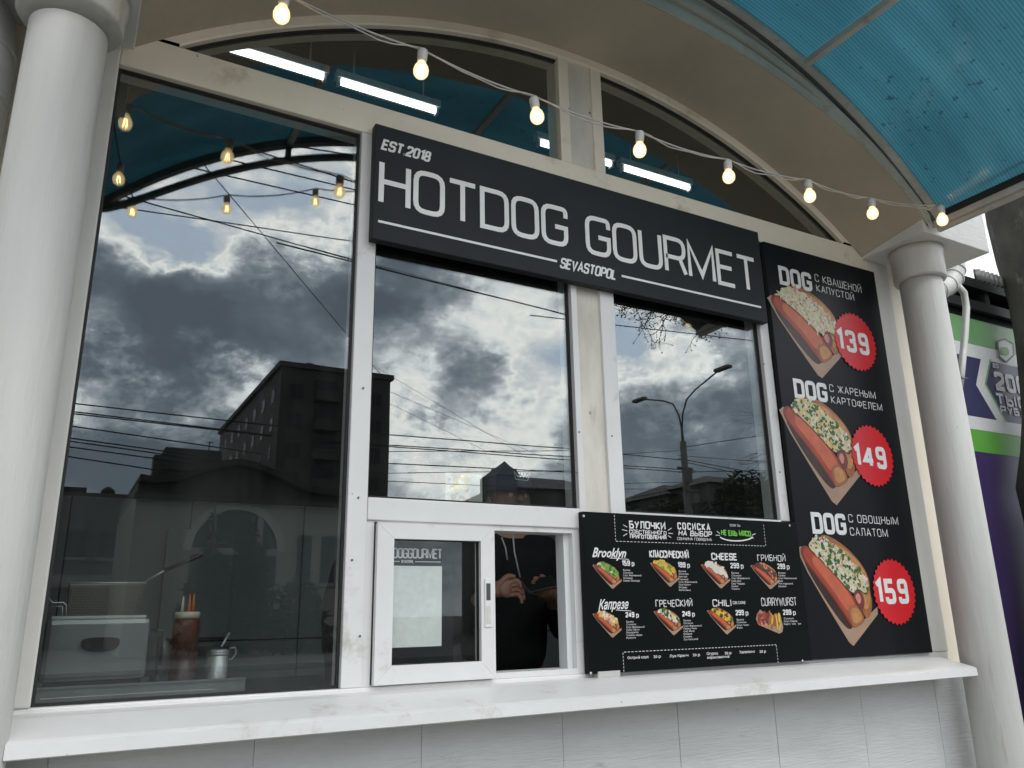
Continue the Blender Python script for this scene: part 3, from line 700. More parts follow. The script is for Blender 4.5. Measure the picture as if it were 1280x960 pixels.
# glowing clear globe
m = bpy.data.materials.new('warm glowing globe'); m.use_nodes = True; n = m.node_tree.nodes; l = m.node_tree.links; n.clear()
o = n.new('ShaderNodeOutputMaterial'); em = n.new('ShaderNodeEmission'); em.inputs[0].default_value = (1.0, .76, .42, 1); em.inputs[1].default_value = 3.4
tr = n.new('ShaderNodeBsdfTransparent'); tr.inputs[0].default_value = (1, .93, .8, 1); gl = n.new('ShaderNodeBsdfGlossy'); gl.inputs[1].default_value = .03
lw = n.new('ShaderNodeLayerWeight'); lw.inputs[0].default_value = .45
iv = n.new('ShaderNodeMath'); iv.operation = 'MULTIPLY_ADD'; l.new(lw.outputs['Facing'], iv.inputs[0]); iv.inputs[1].default_value = -.55; iv.inputs[2].default_value = .62
mi = n.new('ShaderNodeMixShader'); l.new(iv.outputs[0], mi.inputs[0]); l.new(tr.outputs[0], mi.inputs[1]); l.new(em.outputs[0], mi.inputs[2])
m2 = n.new('ShaderNodeMixShader'); m2.inputs[0].default_value = .07; l.new(mi.outputs[0], m2.inputs[1]); l.new(gl.outputs[0], m2.inputs[2]); l.new(m2.outputs[0], o.inputs[0])
BULBG = m

def catenary(a, b, sag, n=9):
    a = Vector(a); b = Vector(b); return [a.lerp(b, i / n) + Vector((0, 0, -sag * 4 * (i / n) * (1 - i / n))) for i in range(n + 1)]
YB = 1.733
front = [Vector((0.02, YB, 2.70))] + [P(px, py, YB) for px, py in ((353, 15), (527, 85), (670, 143), (800, 185), (911, 219), (1012, 243), (1091, 265), (1091, 265))]
front[-1] = P(1178, 273, 1.66)
names = ['above the left end of the left window', 'over the top left of the arched glazing', 'before the middle of the left arched pane', 'before the right edge of the left arched pane',
         'before the left edge of the right arched pane', 'above the letters URM of the name board', 'above the letter T of the name board', 'on the soffit above the DOG poster', 'at the corner where canopy beam and block meet']
att = []
for i, p in enumerate(front):
    att.append(p + Vector((0, 0, .060)))
    bulb_thing(tuple(p + Vector((0, 0, .014))), 'lit festoon bulb ' + names[i], 'festoon bulbs along the front arch')
b = MB()
for i in range(len(att) - 1):
    b.tube(catenary(att[i], att[i + 1], .013), .0028, 6)
    c2 = catenary(att[i], att[i + 1], .020 + .004 * (i % 2))
    c2 = [q + Vector((0, .004 * math.sin(k * 1.1 + i), .003 * math.sin(k * 1.7))) for k, q in enumerate(c2)]
    b.tube(c2, .0022, 6)
b.tube([att[0], att[0] + Vector((-.05, .04, .05))], .0028, 6)
e = att[-1]; b.tube([e, e + Vector((.02, .02, .02)), e + Vector((-.02, .035, -.01)), e + Vector((-.10, .05, .0))], .0028, 6)
for a_ in att: b.tube([a_, a_ + Vector((0, 0, -.018))], .0058, 8)
solo('festoon_cable', b, CABLEW, 'thin white twin cable carrying lit bulbs along the front arch', 'cable', (CXM, YB, 2.9))
side = [(0.026, 1.30, 2.742), (0.092, .90, 2.822), (0.455, .90, 2.924), (0.835, .90, 3.055), (1.21, .90, 3.16), (1.60, .90, 3.18), (1.98, .90, 3.13), (2.36, .90, 3.02), (2.95, 1.0, 2.775)]
nm2 = ['halfway along the left side of the canopy', 'at the front left corner of the canopy', 'second from the left corner on the canopy front', 'third from the left corner on the canopy front',
       'left of the middle of the canopy front', 'right of the middle of the canopy front', 'over the right half of the canopy front', 'next to last before the right canopy corner', 'at the front right corner of the canopy']
b = MB(); at2 = [Vector((-.03, 1.74, 2.79))] + [Vector(p) + Vector((0, 0, .046)) for p in side] + [Vector((3.0, 1.74, 2.80))]
for i, p in enumerate(side):
    bulb_thing(p, 'lit festoon bulb ' + nm2[i], 'festoon bulbs on the canopy edge'); b.tube([at2[i + 1], at2[i + 1] + Vector((0, 0, -.012))], .0058, 8)
for i in range(len(at2) - 1): b.tube(catenary(at2[i], at2[i + 1], .02), .003, 6)
solo('festoon_cable', b, CABLEK, 'dark cable with bulbs strung along the outer edge of the canopy', 'cable', (CXM, .9, 3.1))

# ================================================================== PRINTED BOARDS
def quad(mb, a, b, th, y, mi=0):
    d = (b - a).normalized(); nrm = Vector((-d.y, d.x)) * th / 2
    mb.poly([a + nrm, b + nrm, b - nrm, a - nrm], y, mi)
BUN1 = mat('printed bun crust', (0.36, 0.05, 0.022), 0.35, var=0.32, vscale=14, col2=(0.60, 0.30, 0.10), thr=.62)
BUN2 = mat('printed bun crumb', (0.32, 0.11, 0.035), 0.35, var=0.28, vscale=22, col2=(0.42, 0.17, 0.06), thr=.60)
TRAY = mat('printed paper tray', (0.36, 0.235, 0.16), 0.35, var=0.16, vscale=9, col2=(0.40, 0.25, 0.17), thr=.6)
TRAYD = mat('printed dark bun side', (0.04, 0.012, 0.008), 0.35, var=0.5, vscale=14)
SAUS = mat('printed sausage', (0.17, 0.03, 0.03), 0.35, var=0.4, vscale=26)
CRM = mat('printed cream filling', (0.60, 0.54, 0.33), 0.35, var=0.3, vscale=50, col2=(0.50, 0.42, 0.18), thr=.56)
GRN = mat('printed herbs', (0.035, 0.12, 0.022), 0.35, var=0.5, vscale=60)
LGRN = mat('printed pickles', (0.18, 0.36, 0.05), 0.35, var=0.4, vscale=60)
PNK = mat('printed ham', (0.58, 0.23, 0.17), 0.35, var=0.3, vscale=60)
YEL = mat('printed mustard', (0.66, 0.42, 0.05), 0.35, var=0.2, vscale=60)
WHT = mat('printed cheese', (0.66, 0.60, 0.52), 0.35, var=0.12, vscale=40)
BRN = mat('printed mince', (0.10, 0.035, 0.015), 0.35, var=0.5, vscale=60)
BUN3 = mat('printed dark crust', (0.20, 0.03, 0.012), 0.35, var=.4, vscale=18); BUN4 = mat('printed pale crumb', (0.50, 0.23, 0.08), 0.35, var=.3, vscale=30, col2=(.5, .25, .09), thr=.6)
BUN5 = mat('printed glossy crust', (0.52, 0.115, 0.05), 0.35, var=.22, vscale=16, col2=(.5, .13, .05), thr=.52)
FOOD = [TRAY, TRAYD, BUN1, BUN2, SAUS, CRM, GRN, LGRN, PNK, YEL, WHT, BRN, BUN3, BUN4, BUN5]
def inpoly(p, poly):
    c = False; n = len(poly)
    for i in range(n):
        a, b = poly[i], poly[i - 1]
        if (a[1] > p[1]) != (b[1] > p[1]) and p[0] < (b[0] - a[0]) * (p[1] - a[1]) / (b[1] - a[1]) + a[0]: c = not c
    return c
def smooth_poly(pts, it=2):
    for _ in range(it):
        q = []
        for i, p in enumerate(pts):
            a = pts[(i + 1) % len(pts)]; q += [(p[0] * .75 + a[0] * .25, p[1] * .75 + a[1] * .25), (p[0] * .25 + a[0] * .75, p[1] * .25 + a[1] * .75)]
        pts = q
    return pts
T_TRAY = [(28, 270), (52, 248), (100, 330), (250, 560), (345, 735), (440, 690), (518, 612), (518, 662), (372, 852), (345, 830), (215, 615), (95, 410)]
T_DARK = [(55, 290), (110, 330), (220, 500), (345, 690), (372, 748), (330, 752), (225, 610), (95, 400)]
T_FRONT = [(48, 262), (75, 240), (130, 268), (250, 400), (350, 530), (420, 640), (442, 690), (425, 718), (375, 748), (350, 720), (250, 565), (130, 410), (58, 320)]
T_END = [(335, 610), (395, 600), (440, 680), (428, 714), (375, 747), (352, 705)]
T_BACK = [(160, 182), (215, 180), (330, 255), (425, 360), (468, 450), (470, 520), (488, 600), (472, 682), (440, 684), (400, 560), (300, 400), (200, 262)]
T_FILL = [(88, 245), (140, 190), (200, 200), (300, 280), (400, 385), (458, 460), (450, 545), (400, 500), (370, 535), (330, 500), (240, 395), (150, 305)]
T_SAUS = [(368, 545), (400, 500), (430, 540), (442, 600), (420, 655), (384, 592)]
def to_px(pt, o, sx, sy): return (o[0] + pt[0] * sx, o[1] + pt[1] * sy)
def food_picture(o, sx, sy, y, flecks, nf, size, parent, seed=1, tray=True, fill=5, name='food_picture'):
    r = random.Random(seed); b = MB(); st_ = [0]
    def lay(poly, mi, sm=2):
        st_[0] += 1; yy = y - .0002 * st_[0]
        pts = [P(*to_px(p, o, sx, sy), yy) for p in (smooth_poly(poly, sm) if sm else poly)]
        b.poly([(q.x, q.z) for q in pts], yy, mi)
    if tray: lay(T_TRAY, 0, 0); lay(T_DARK, 1)
    def ins(poly, k, dx, dy):
        cx_ = sum(p[0] for p in poly) / len(poly); cy_ = sum(p[1] for p in poly) / len(poly); return [(cx_ + (p[0] - cx_) * k + dx, cy_ + (p[1] - cy_) * k + dy) for p in poly]
    lay(T_BACK, 3); lay(ins(T_BACK, .80, 12, -2), 13); lay(T_FRONT, 12); lay(ins(T_FRONT, .93, 4, -7), 2); lay(ins(T_FRONT, .66, 2, -22), 14); lay(T_END, 3); lay(ins(T_END, .72, 2, -4), 13); lay(T_SAUS, 4); lay(ins(T_SAUS, .5, -6, -8), 8); lay(ins(T_FILL, 1.03, 2, 6), 11); lay(T_FILL, fill)
    yy0 = y - .0002 * (st_[0] + 1); k = 0
    while k < nf:
        p = (r.uniform(80, 480), r.uniform(180, 560))
        if not inpoly(p, T_FILL): continue
        w, mi, el = r.choice(flecks); q = P(*to_px(p, o, sx, sy), y); s_ = size * w * r.uniform(.5, 1.3); a = r.uniform(0, 3.14); m_ = r.choice((5, 6, 7)); pts = []
        for j in range(m_):
            t = 2 * math.pi * j / m_; rr_ = s_ * r.uniform(.65, 1.15); u, v = rr_ * math.cos(t) * el, rr_ * math.sin(t)
            pts.append((q.x + u * math.cos(a) - v * math.sin(a), q.z + u * math.sin(a) + v * math.cos(a)))
        b.poly(pts, yy0 - k * .000002, mi); k += 1
    return put(name, b, FOOD, parent)

PY = 2.058                                                            # the tall poster
po = thing('price_poster', 'tall black poster with three large hot dogs and red price stars', 'poster', (2.65, 2.06, 1.0))
put('panel', MB().box(2.324, 2.997, PY, 2.077, 1.027, 2.62, 0, .001), VINYL2, po)
KRAUT = [(.9, 5, 4.5), (.8, 10, 3.8), (.7, 6, 1.2), (.8, 8, 3.4), (.7, 5, 5), (.7, 10, 4)]
POTATO = [(1.1, 5, 1.5), (1.0, 10, 1.4), (1.3, 6, 1.1), (1.0, 6, 1.5), (.9, 9, 1.5), (.9, 5, 1.2), (.7, 11, 1.3)]
SALAD = [(1.0, 10, 2.0), (1.0, 5, 2.4), (1.5, 6, 1.4), (1.1, 6, 1.2), (.7, 8, 1.8), (.8, 10, 1.2)]
food_picture((953.4, 325.4), .200, .1730, PY, KRAUT, 330, .0058, po, 3)
food_picture((968.1, 457.2), .2093, .2046, PY, POTATO, 330, .0070, po, 5)
food_picture((990.2, 631.1), .2064, .2070, PY, SALAD, 330, .0060, po, 8)
def star(px, pyt, pyb, num, nx0, ny0, nx1, ny1, nh, parent):
    c = P(px, (pyt + pyb) / 2, PY); R_ = (P(px, pyt, PY).z - P(px, pyb, PY).z) / 2; b = MB(); pts = []
    for k in range(64):
        a = 2 * math.pi * k / 64; rr_ = R_ * (1.0 if k % 2 else .925); pts.append((c.x + rr_ * math.cos(a), c.z + rr_ * math.sin(a)))
    b.poly(pts, PY - .0042); s_ = put('price_star', b, PRR, parent)
    put('price_number', pxline(num, nx0, ny0, nx1, ny1, nh, PY - .0046, .0185, None, gap=.42, rr=.2), PRW, s_)
star(1068.5, 392, 463, '139', 1047.5, 437, 1087.5, 445, 27, po)
star(1089.7, 531.5, 608, '149', 1068.8, 582, 1109.5, 588, 28, po)
star(1117, 697.5, 781.5, '159', 1096, 752, 1137.5, 758, 32, po)
def cap2(word, x0, y0, x1, y1, h, th, **k): return pxline(word, x0, y0, x1, y1, h, PY - .0006, th, None, **k)
for (dx0, dy0, dx1, dy1, dh, l1, l2) in (
    (975, 355.5, 1016, 365, 23, ('С КВАШЕНОЙ', 1019, 352.5, 1077, 365.5, 9), ('КАПУСТОЙ', 1021, 364.8, 1067.8, 375.6, 8.5)),
    (993.5, 496.6, 1035.4, 504, 24, ('С ЖАРЕНЫМ', 1037.3, 490.6, 1094.6, 497.8, 9), ('КАРТОФЕЛЕМ', 1039.5, 504.6, 1103, 513.4, 9)),
    (1016, 667, 1059, 669, 27, ('С ОВОЩНЫМ', 1061, 653, 1123, 656, 10), ('САЛАТОМ', 1063, 669.6, 1110, 671.2, 10))):
    put('lettering', cap2('DOG', dx0, dy0, dx1, dy1, dh, .0165, gap=.30, rr=.22), PRW, po)
    for w_, x0, y0, x1, y1, h in (l1, l2): put('lettering', cap2(w_, x0, y0, x1, y1, h, .0028, gap=.28, rr=.26), PRW, po)

MY = 2.050                                                            # the menu board
mo = thing('menu_board', 'black menu board of eight small hot dogs with prices standing on the ledge', 'menu', (1.84, 2.06, 1.02))
put('panel', MB().box(1.392, 2.320, MY, 2.0765, 1.026, 1.498, 0, .001), VINYL, mo)
for px, py in ((729.5, 645), (738.5, 841.5), (987, 657), (1003, 826)):
    q = P(px, py, MY - .0005); put('screw_head', MB().lathe([(.004, 0), (.004, -.0012), (.001, -.002)], (q.x, q.y, q.z), 10, axis='Y'), STEEL, mo)
def dash(b, x0, y0, x1, y1, n, y=MY - .0005, th=.0016):
    a = P(x0, y0, y); c = P(x1, y1, y)
    if abs(c.x - a.x) > abs(c.z - a.z): a.z = c.z = (a.z + c.z) / 2
    else: a.x = c.x = (a.x + c.x) / 2
    A = Vector((a.x, a.z)); B_ = Vector((c.x, c.z))
    for i in range(n): quad(b, A.lerp(B_, (i + .2) / n), A.lerp(B_, (i + .8) / n), th, y)
b = MB()
dash(b, 768.6, 643, 768.9, 676, 8); dash(b, 769, 676, 956.5, 683, 46); dash(b, 955.6, 655, 956, 683, 7)
dash(b, 779, 814.6, 971, 806.5, 46); dash(b, 778.6, 815, 780, 840.5, 6); dash(b, 970.5, 806, 972.7, 829.5, 6)
tag(put('dashed_line', b, PRW, mo), kind='stuff')
def mline(w_, x0, y0, x1, y1, h, th, m=PRW, **k): return put('lettering', pxline(w_, x0, y0, x1, y1, h, MY - .0006, th, None, **k), m, mo)
mline('БУЛОЧКИ', 786.7, 660.8, 832, 662.5, 10, .0044, jit=.03); mline('СОБСТВЕННОГО', 786.5, 667, 833, 669, 5.2, .0022, jit=.08)
mline('ПРИГОТОВЛЕНИЯ', 787.5, 673.2, 833, 674.5, 5.4, .0027)
mline('СОСИСКА', 847, 661.8, 888, 663.6, 9, .0044, gap=.5); mline('НА ВЫБОР', 848, 669.6, 889.5, 671.2, 7, .0032, shear=.2)
mline('ГОВЯДИНА ИЛИ КУРИЦА', 846.5, 675, 889.8, 676.4, 3.6, .0011) if 'Ц' in GL else mline('ГОВЯДИНА КУРИНАЯ', 846.5, 675, 889.8, 676.4, 3.6, .0011) if 'Ю' in GL else mline('СВИНИНА ГОВЯДИНА', 846.5, 675, 889.8, 676.4, 3.6, .0011)
mline('НЕ ЕШЬ МЯСО', 901.6, 669.4, 938.8, 670.6, 7.2, .0038, PRG, jit=.05); mline('ЕСЛИ ТЫ', 912.5, 658, 925, 658.6, 3, .0010)
b = MB()
for cx_, cy_, a0, a1, rx, ry in ((921, 664, .25, 2.9, 0, 0),):
    pts = []
    for k in range(13):
        t = math.pi * (1.12 + .76 * k / 12); q = P(920.5 + 22 * math.cos(t), 668.5 - 8.5 * math.sin(t) * .9, MY - .0006); pts.append(Vector((q.x, q.z)))
    ribbon(b, pts, False, .0042, MY - .0006, .0004)
for sx_, sy_, ex, ey in ((779, 656, 784, 659), (777.5, 662, 784, 663.5), (779, 670, 784, 667), (839.5, 660, 835, 663), (841, 667, 835.5, 666.5), (839, 672, 835, 669.5), (896, 664, 900, 667), (894.5, 669, 900, 669), (944.5, 667, 940, 669), (942, 673, 939, 671)):
    a_ = P(sx_, sy_, MY - .0006); c_ = P(ex, ey, MY - .0006); quad(b, Vector((a_.x, a_.z)), Vector((c_.x, c_.z)), .0022, MY - .0006)
put('lettering', b, PRW, mo)
def mscript(w_, x0, y0, x1, y1, h):
    b = MB(); pxtyped(b, w_, x0, y0, x1, y1, h, MY - .0006, shear=.45, bold=.022)
    a_ = P(x0 + 22, y0 + 2.5, MY - .0006); c_ = P(x1 + 3, y1 + 1.2, MY - .0006); quad(b, Vector((a_.x, a_.z)), Vector((c_.x, c_.z)), .0018, MY - .0006)
    put('lettering', b, PRW, mo)
mscript('Brooklyn', 740, 695, 783, 698, 12); mscript('Капрезе', 748, 760, 786, 762.5, 12)
mline('КЛАССИЧЕСКИЙ', 811.9, 697.6, 861, 697.6, 9.6, .0040, jit=.03); mline('CHEESE', 889.5, 700.3, 921.5, 700.9, 9.2, .0046, jit=.03)
mline('ГРИБНОЙ', 947, 700.8, 982, 702.2, 8.2, .0024, jit=.04); mline('ГРЕЧЕСКИЙ', 819.5, 758.8, 865.5, 758, 9, .0025, jit=.05)
mline('CHILI', 891, 758.2, 914.3, 758, 9, .0032); mline('CON CARNE', 916, 755.2, 932, 755, 3.6, .0011); mline('CURRYWURST', 952, 758, 996, 756.6, 10.5, .0024)
MENU = [  # price, where; lines of ingredients; picture corner; toppings
    ('159', 777.3, 707.2, 787.5, 707.5, (779, 711.5), ['Булка', 'Сосиска', 'Соус Фирменный', 'Помидор', 'Салат Айсберг'], (738.5, 702.5), [(1, 6, 1.4), (1.1, 7, 1.4), (1, 7, 1.2)], 5),
    ('199', 847.3, 709.2, 857, 709.6, (848.5, 713), ['Булка', 'Сосиска', 'Кетчуп', 'Горчица', 'Соус Фирменный', 'Лук Кранч', 'Огурец', 'Халапеньо'], (810.5, 700), [(1.1, 9, 1.2), (1.2, 9, 1), (1, 7, 1.2)], 9),
    ('299', 913.2, 710.2, 924, 710.7, (914.5, 715), ['Булка', 'Сосиска', 'Соус Фирменный', 'Сыр Дор', 'Сыр Чеддер', 'Салат', 'Томаты'], (874, 702), [(1.2, 10, 1.6)], 10),
    ('299', 972, 711, 981.5, 711.6, (973, 715), ['Булка', 'Грибы', 'Соус Фирменный', 'Сыр', 'Лук жареный', 'Зелень'], (936, 703), [(1, 11, 1.3), (1, 11, 1.6), (1, 8, 1)], 11),
    ('249', 782, 771.6, 793, 772, (783, 776), ['Булка', 'Сосиска', 'Соус Фирменный', 'Соус Песто', 'Моцарелла', 'Томаты черри', 'Руккола'], (738.5, 763.5), [(1, 9, 1.4), (1.1, 10, 1), (.9, 8, 1.2)], 8),
    ('249', 853, 770.4, 863, 770.8, (854.5, 774.5), ['Булка', 'Сосиска', 'Соус Фирменный', 'Перец Чили', 'Сыр Фета', 'Оливки', 'Огурец', 'Лук Красный'], (815, 760.5), [(1, 10, 1.2), (1, 6, 1.3), (.9, 11, 1)], 5),
    ('299', 919.7, 769, 930, 769.3, (921, 773.5), ['Булка', 'Сосиска', 'Соус Чили', 'Фарш'], (881.5, 759.5), [(1, 11, 1.2), (.9, 9, 1.2), (.9, 6, 1.2)], 9),
    ('299', 979, 768.4, 989.3, 768.8, (980, 772), ['Сосиска', 'Соус Карри', 'Картофель фри'], (946, 762), [(1.6, 9, 3.5), (1.6, 2, 2.8), (1.5, 8, 2)], 8)]
for i, (pr_, x0, y0, x1, y1, (ix, iy), ing, (fx, fy), fl_, fill_) in enumerate(MENU):
    mline(pr_, x0, y0, x1, y1, 6.8, .0036, gap=.36); mline('р', x1 + 2.2, y1, x1 + 5.4, y1 + .1, 6.8, .0028)
    b = MB()
    for k, s_ in enumerate(ing): pxtyped(b, s_, ix, iy + 2 + k * 3.35, ix + min(25, 1.55 * len(s_) + 1), iy + 2.2 + k * 3.35, 2.2, MY - .0005, depth=.0002)
    put('lettering', b, PRW, mo)
    if i == 7:      # the open tray with cut sausage and chips
        o_ = (fx, fy); tp = [(0, 6), (4, 0), (10, 4), (30, 9), (33, 22), (32, 28), (28, 30), (2, 19), (-1, 12)]
        b = MB(); b.poly([(q.x, q.z) for q in (P(o_[0] + p[0], o_[1] + p[1] , MY - .0006) for p in tp)], MY - .0006, 0); r9 = random.Random(5)
        for k in range(70):
            u, v = r9.uniform(2, 29), r9.uniform(3, 22)
            if v < u * .25 + 1 or v > u * .36 + 16: continue
            q = P(o_[0] + u, o_[1] + v, MY); an = r9.uniform(.9, 1.9) if u > 15 else r9.uniform(0, 3); d_ = Vector((math.cos(an), math.sin(an))) * (.013 if u > 15 else .007); c_ = Vector((q.x, q.z))
            quad(b, c_ - d_, c_ + d_, .006 if u > 15 else .010, MY - .001 - k * .00001, r9.choice((9, 3, 9)) if u > 15 else r9.choice((4, 2, 8)))
        put('food_picture', b, FOOD, mo)
    else: food_picture((fx, fy - 9.5), .0745, .0505, MY - .0002, fl_, 34, .0052, mo, 20 + i, fill=fill_)
b = MB()
for s_, x0, y0, x1, y1 in (('Острый соус', 784.5, 823.6, 811, 822.7), ('20 р', 817, 822.3, 826, 822), ('Лук Кранч', 837, 821.6, 860.5, 820.7), ('20 р', 866, 820.3, 875, 820),
                           ('Огурец', 883.5, 818.7, 897.5, 818), ('маринованный', 884.2, 823.2, 911.5, 822.4), ('20 р', 906, 818, 914.3, 817.6), ('Халапеньо', 924.5, 816.6, 943.5, 816), ('20 р', 949.5, 816, 957.5, 815.7)):
    pxtyped(b, s_, x0, y0, x1, y1, 3.3, MY - .0005, bold=.012, depth=.0002)
put('lettering', b, PRW, mo)

# sheet behind the serving window: header above a plain pale field
qs = thing('counter_card', 'black card with a plain pale square standing behind the sliding window', 'card', (.88, 2.118, 1.07))
put('card', MB().box(.742, .985, 2.116, 2.119, 1.072, 1.412), VINYL, qs)
put('pale_square', MB().box(.748, .949, 2.1145, 2.1158, 1.118, 1.332), PRW, qs)
put('lettering', letters('HOTDOGGOURMET', .758, .950, 1.352, 1.380, .0038, 2.1155, .0004, gap=.18), PRW, qs)
b = MB().box(.750, .822, 2.1150, 2.1155, 1.3425, 1.3445).box(.868, .945, 2.1150, 2.1155, 1.3425, 1.3445)
letters('SEVASTOPOL', .827, .863, 1.3395, 1.3475, .0012, 2.1155, .0004, mb=b)
put('lettering', b, PRW, qs)
# pale flyer inside the middle window
fl = thing('flyer', 'pale printed flyer with a blurred picture taped inside the middle window', 'flyer', (1.19, 2.13, 1.51))
FLP = mat('faded flyer paper', (0.50, 0.50, 0.44), 0.6, var=.25, vscale=8)
a_ = P(557, 590, 2.125); c_ = P(603, 630, 2.125)
put('sheet_of_paper', MB().box(a_.x, c_.x, 2.125, 2.1265, c_.z - .03, a_.z), FLP, fl)
b = MB(); r9 = random.Random(2)
for k in range(46):
    q = P(r9.uniform(564, 590), 0, 2.1245); zz = r9.uniform(c_.z - .02, a_.z - .012); xx = a_.x + r9.uniform(.012, .075)
    s_ = r9.uniform(.006, .015); b.poly([(xx + s_ * math.cos(t) * r9.uniform(.7, 1.2), zz + s_ * math.sin(t)) for t in (0, 1, 2, 3, 4, 5)], 2.1246 - k * .000004, r9.choice((8, 3, 10, 5, 4, 9)))
put('food_picture', b, FOOD, fl)

# ================================================================== INSIDE THE KIOSK
# ceiling battens
for i, (ta, tb) in enumerate(((.111, .256), (.279, .434), (.622, .770), (.795, .949))):
    x0 = ta * 2.55 + .004; x1 = tb * 2.55 - .004; z = 3.135
    t = thing('tube_lamp', ['lit ceiling tube lamp at the left end of the row behind the left arched pane', 'lit ceiling tube lamp right of the first one behind the left arched pane', 
              'lit ceiling tube lamp whose end shows on both sides of the arched centre post', 'lit ceiling tube lamp behind the right arched pane'][i], 'tube lamp', ((x0 + x1) / 2, 2.55, z + .05), 'tube lamps under the kiosk ceiling')
    put('housing', MB().box(x0 - .02, x1 + .02, 2.535, 2.575, z + .013, z + .045, 0, .003).box(x0 - .012, x0 - .001, 2.542, 2.565, z - .016, z + .016).box(x1 + .001, x1 + .012, 2.542, 2.565, z - .016, z + .016), LAMPW, t)
    put('tube', MB().tube([(x0, 2.55, z), (x1, 2.55, z)], .0125, 12), TUBE, t)
    put('hanger', MB().tube([(x0 + .05, 2.555, z + .045), (x0 + .05, 2.555, 3.30)], .003, 6).tube([(x1 - .05, 2.555, z + .045), (x1 - .05, 2.555, 3.30)], .003, 6), LAMPW, t)

# counter with steel tray
ct = thing('work_counter', 'steel edged work counter behind the left window', 'counter', (.3, 2.5, .05))
put('counter_body', MB().box(-.40, 1.36, 2.22, 2.85, .05, .985), STEELD, ct)
put('counter_top', MB().box(-.41, 1.37, 2.19, 2.87, .985, 1.010, 0, .003), STEELD, ct)
tr_ = thing('steel_tray', 'flat steel tray along the bottom of the left window under the fryer', 'tray', (.2, 2.3, 1.0105))
TXR = P(306, 853, 2.17).x
b = MB().box(-.10, TXR, 2.165, 2.171, 1.0105, 1.056).box(-.10, TXR, 2.171, 2.62, 1.0105, 1.016).box(TXR - .004, TXR, 2.171, 2.62, 1.016, 1.05).box(-.10, TXR, 2.160, 2.172, 1.056, 1.060)
put('tray_shell', b, mat('worn tray steel', (.20, .21, .20), .4, .3, var=.25, vscale=9), tr_)
# fryer
fy_ = thing('fryer', 'square steel deep fryer with a dark oval grip on its front', 'fryer', (.13, 2.45, 1.016))
c0 = P(62, 773, 2.32); c1 = P(192, 772, 2.32); cb = P(186, 849, 2.32)
fx0, fx1, fz0, fz1 = P(50, 850, 2.32).x - .005, c1.x - .004, cb.z, (c0.z + c1.z) / 2
put('housing', MB().box(fx0, fx1, 2.32, 2.62, fz0, fz1, 0, .014), STEELM, fy_)
put('foot_plate', MB().box(fx0 + .01, fx1 - .01, 2.33, 2.61, 1.0165, fz0), BLACKP, fy_)
put('rim', MB().box(fx0 + .012, fx1 - .012, 2.335, 2.342, fz1 - .002, fz1 + .006).box(fx0 + .012, fx1 - .012, 2.60, 2.608, fz1 - .002, fz1 + .006).box(fx1 - .02, fx1 - .012, 2.342, 2.60, fz1 - .002, fz1 + .006), STEEL, fy_)
oc = P(125.5, 803, 2.318); put('grip', MB().add([(oc.x + .043 * math.copysign(abs(math.cos(t)) ** .6, math.cos(t)), y, oc.z + .002 + (.010 if math.sin(t) > 0 else .023) * math.copysign(abs(math.sin(t)) ** .75, math.sin(t))) for y in (2.311, 2.325) for t in [2 * math.pi * k / 28 for k in range(28)]],
    [tuple(range(28))] + [(k, k + 28, (k + 1) % 28 + 28, (k + 1) % 28) for k in range(28)]), BLACKP, fy_)
put('fastening', MB().tube([(fx1 + .004, 2.36, fz1 - .03), (fx1 + .035, 2.36, fz1 - .035), (fx1 + .035, 2.36, fz1 - .12)], .004, 8).box(fx1, fx1 + .03, 2.42, 2.5, fz1 - .15, fz1 - .04), STEELD, fy_)
# frying basket made of wire
bk = thing('frying_basket', 'wire frying basket with a long black handle standing on the fryer', 'basket', (.16, 2.45, fz1))
k0, k1, k2, k3 = P(88, 727, 2.42), P(182, 731, 2.42), P(172, 770, 2.42), P(84, 770, 2.42)
b = MB(); nb = 30; mb_ = 13
def lerp2(u, v, yy): return Vector(((k3.x * (1 - u) + k2.x * u) * (1 - v) + (k0.x * (1 - u) + k1.x * u) * v, yy, fz1 + .003 + (k0.z - fz1 - .006) * v))
for yy in (2.42, 2.54):
    for i in range(nb + 1): b.tube([lerp2(i / nb, 0, yy), lerp2(i / nb, 1, yy)], .0013, 3, cap=False)
    for j in range(mb_ + 1): b.tube([lerp2(0, j / mb_, yy), lerp2(1, j / mb_, yy)], .0013, 3, cap=False)
for u in (0, 1):
    for i in range(13): b.tube([lerp2(u, 0, 2.42 + .01 * i), lerp2(u, 1, 2.42 + .01 * i)], .0013, 3, cap=False)
    for j in range(mb_ + 1): b.tube([lerp2(u, j / mb_, 2.42), lerp2(u, j / mb_, 2.54)], .0013, 3, cap=False)
tag(put('wire_mesh', b, mat('greasy wire', (.30, .29, .25), .4, .5), bk), kind='stuff')
rim = [lerp2(0, 1, 2.42), lerp2(1, 1, 2.42), lerp2(1, 1, 2.54), lerp2(0, 1, 2.54), lerp2(0, 1, 2.42)]
put('rim_wire', MB().tube(rim, .0028, 6), STEEL, bk)
h0, h1, h2 = P(176, 730, 2.48), P(206, 713, 2.44), P(253, 693, 2.40)
put('handle_rod', MB().tube([h0, h1], .0028, 8), STEEL, bk); put('handle_grip', MB().tube([h1, h2], [.0055, .0068], 10), BLACKP, bk)
bk2 = thing('basket_handle', 'bent steel wire handle at the left edge of the fryer', 'handle', (0.0, 2.4, fz1))
b = MB(); w = [P(58, 744, 2.4), P(66, 754, 2.4), P(79, 753, 2.4), P(83, 757, 2.4), P(82, 771, 2.4)]; b.tube(w, .0022, 6); b.tube([P(64, 758, 2.4), P(78, 758, 2.4), P(78, 771, 2.4)], .0016, 6)
put('wire', b, STEEL, bk2)
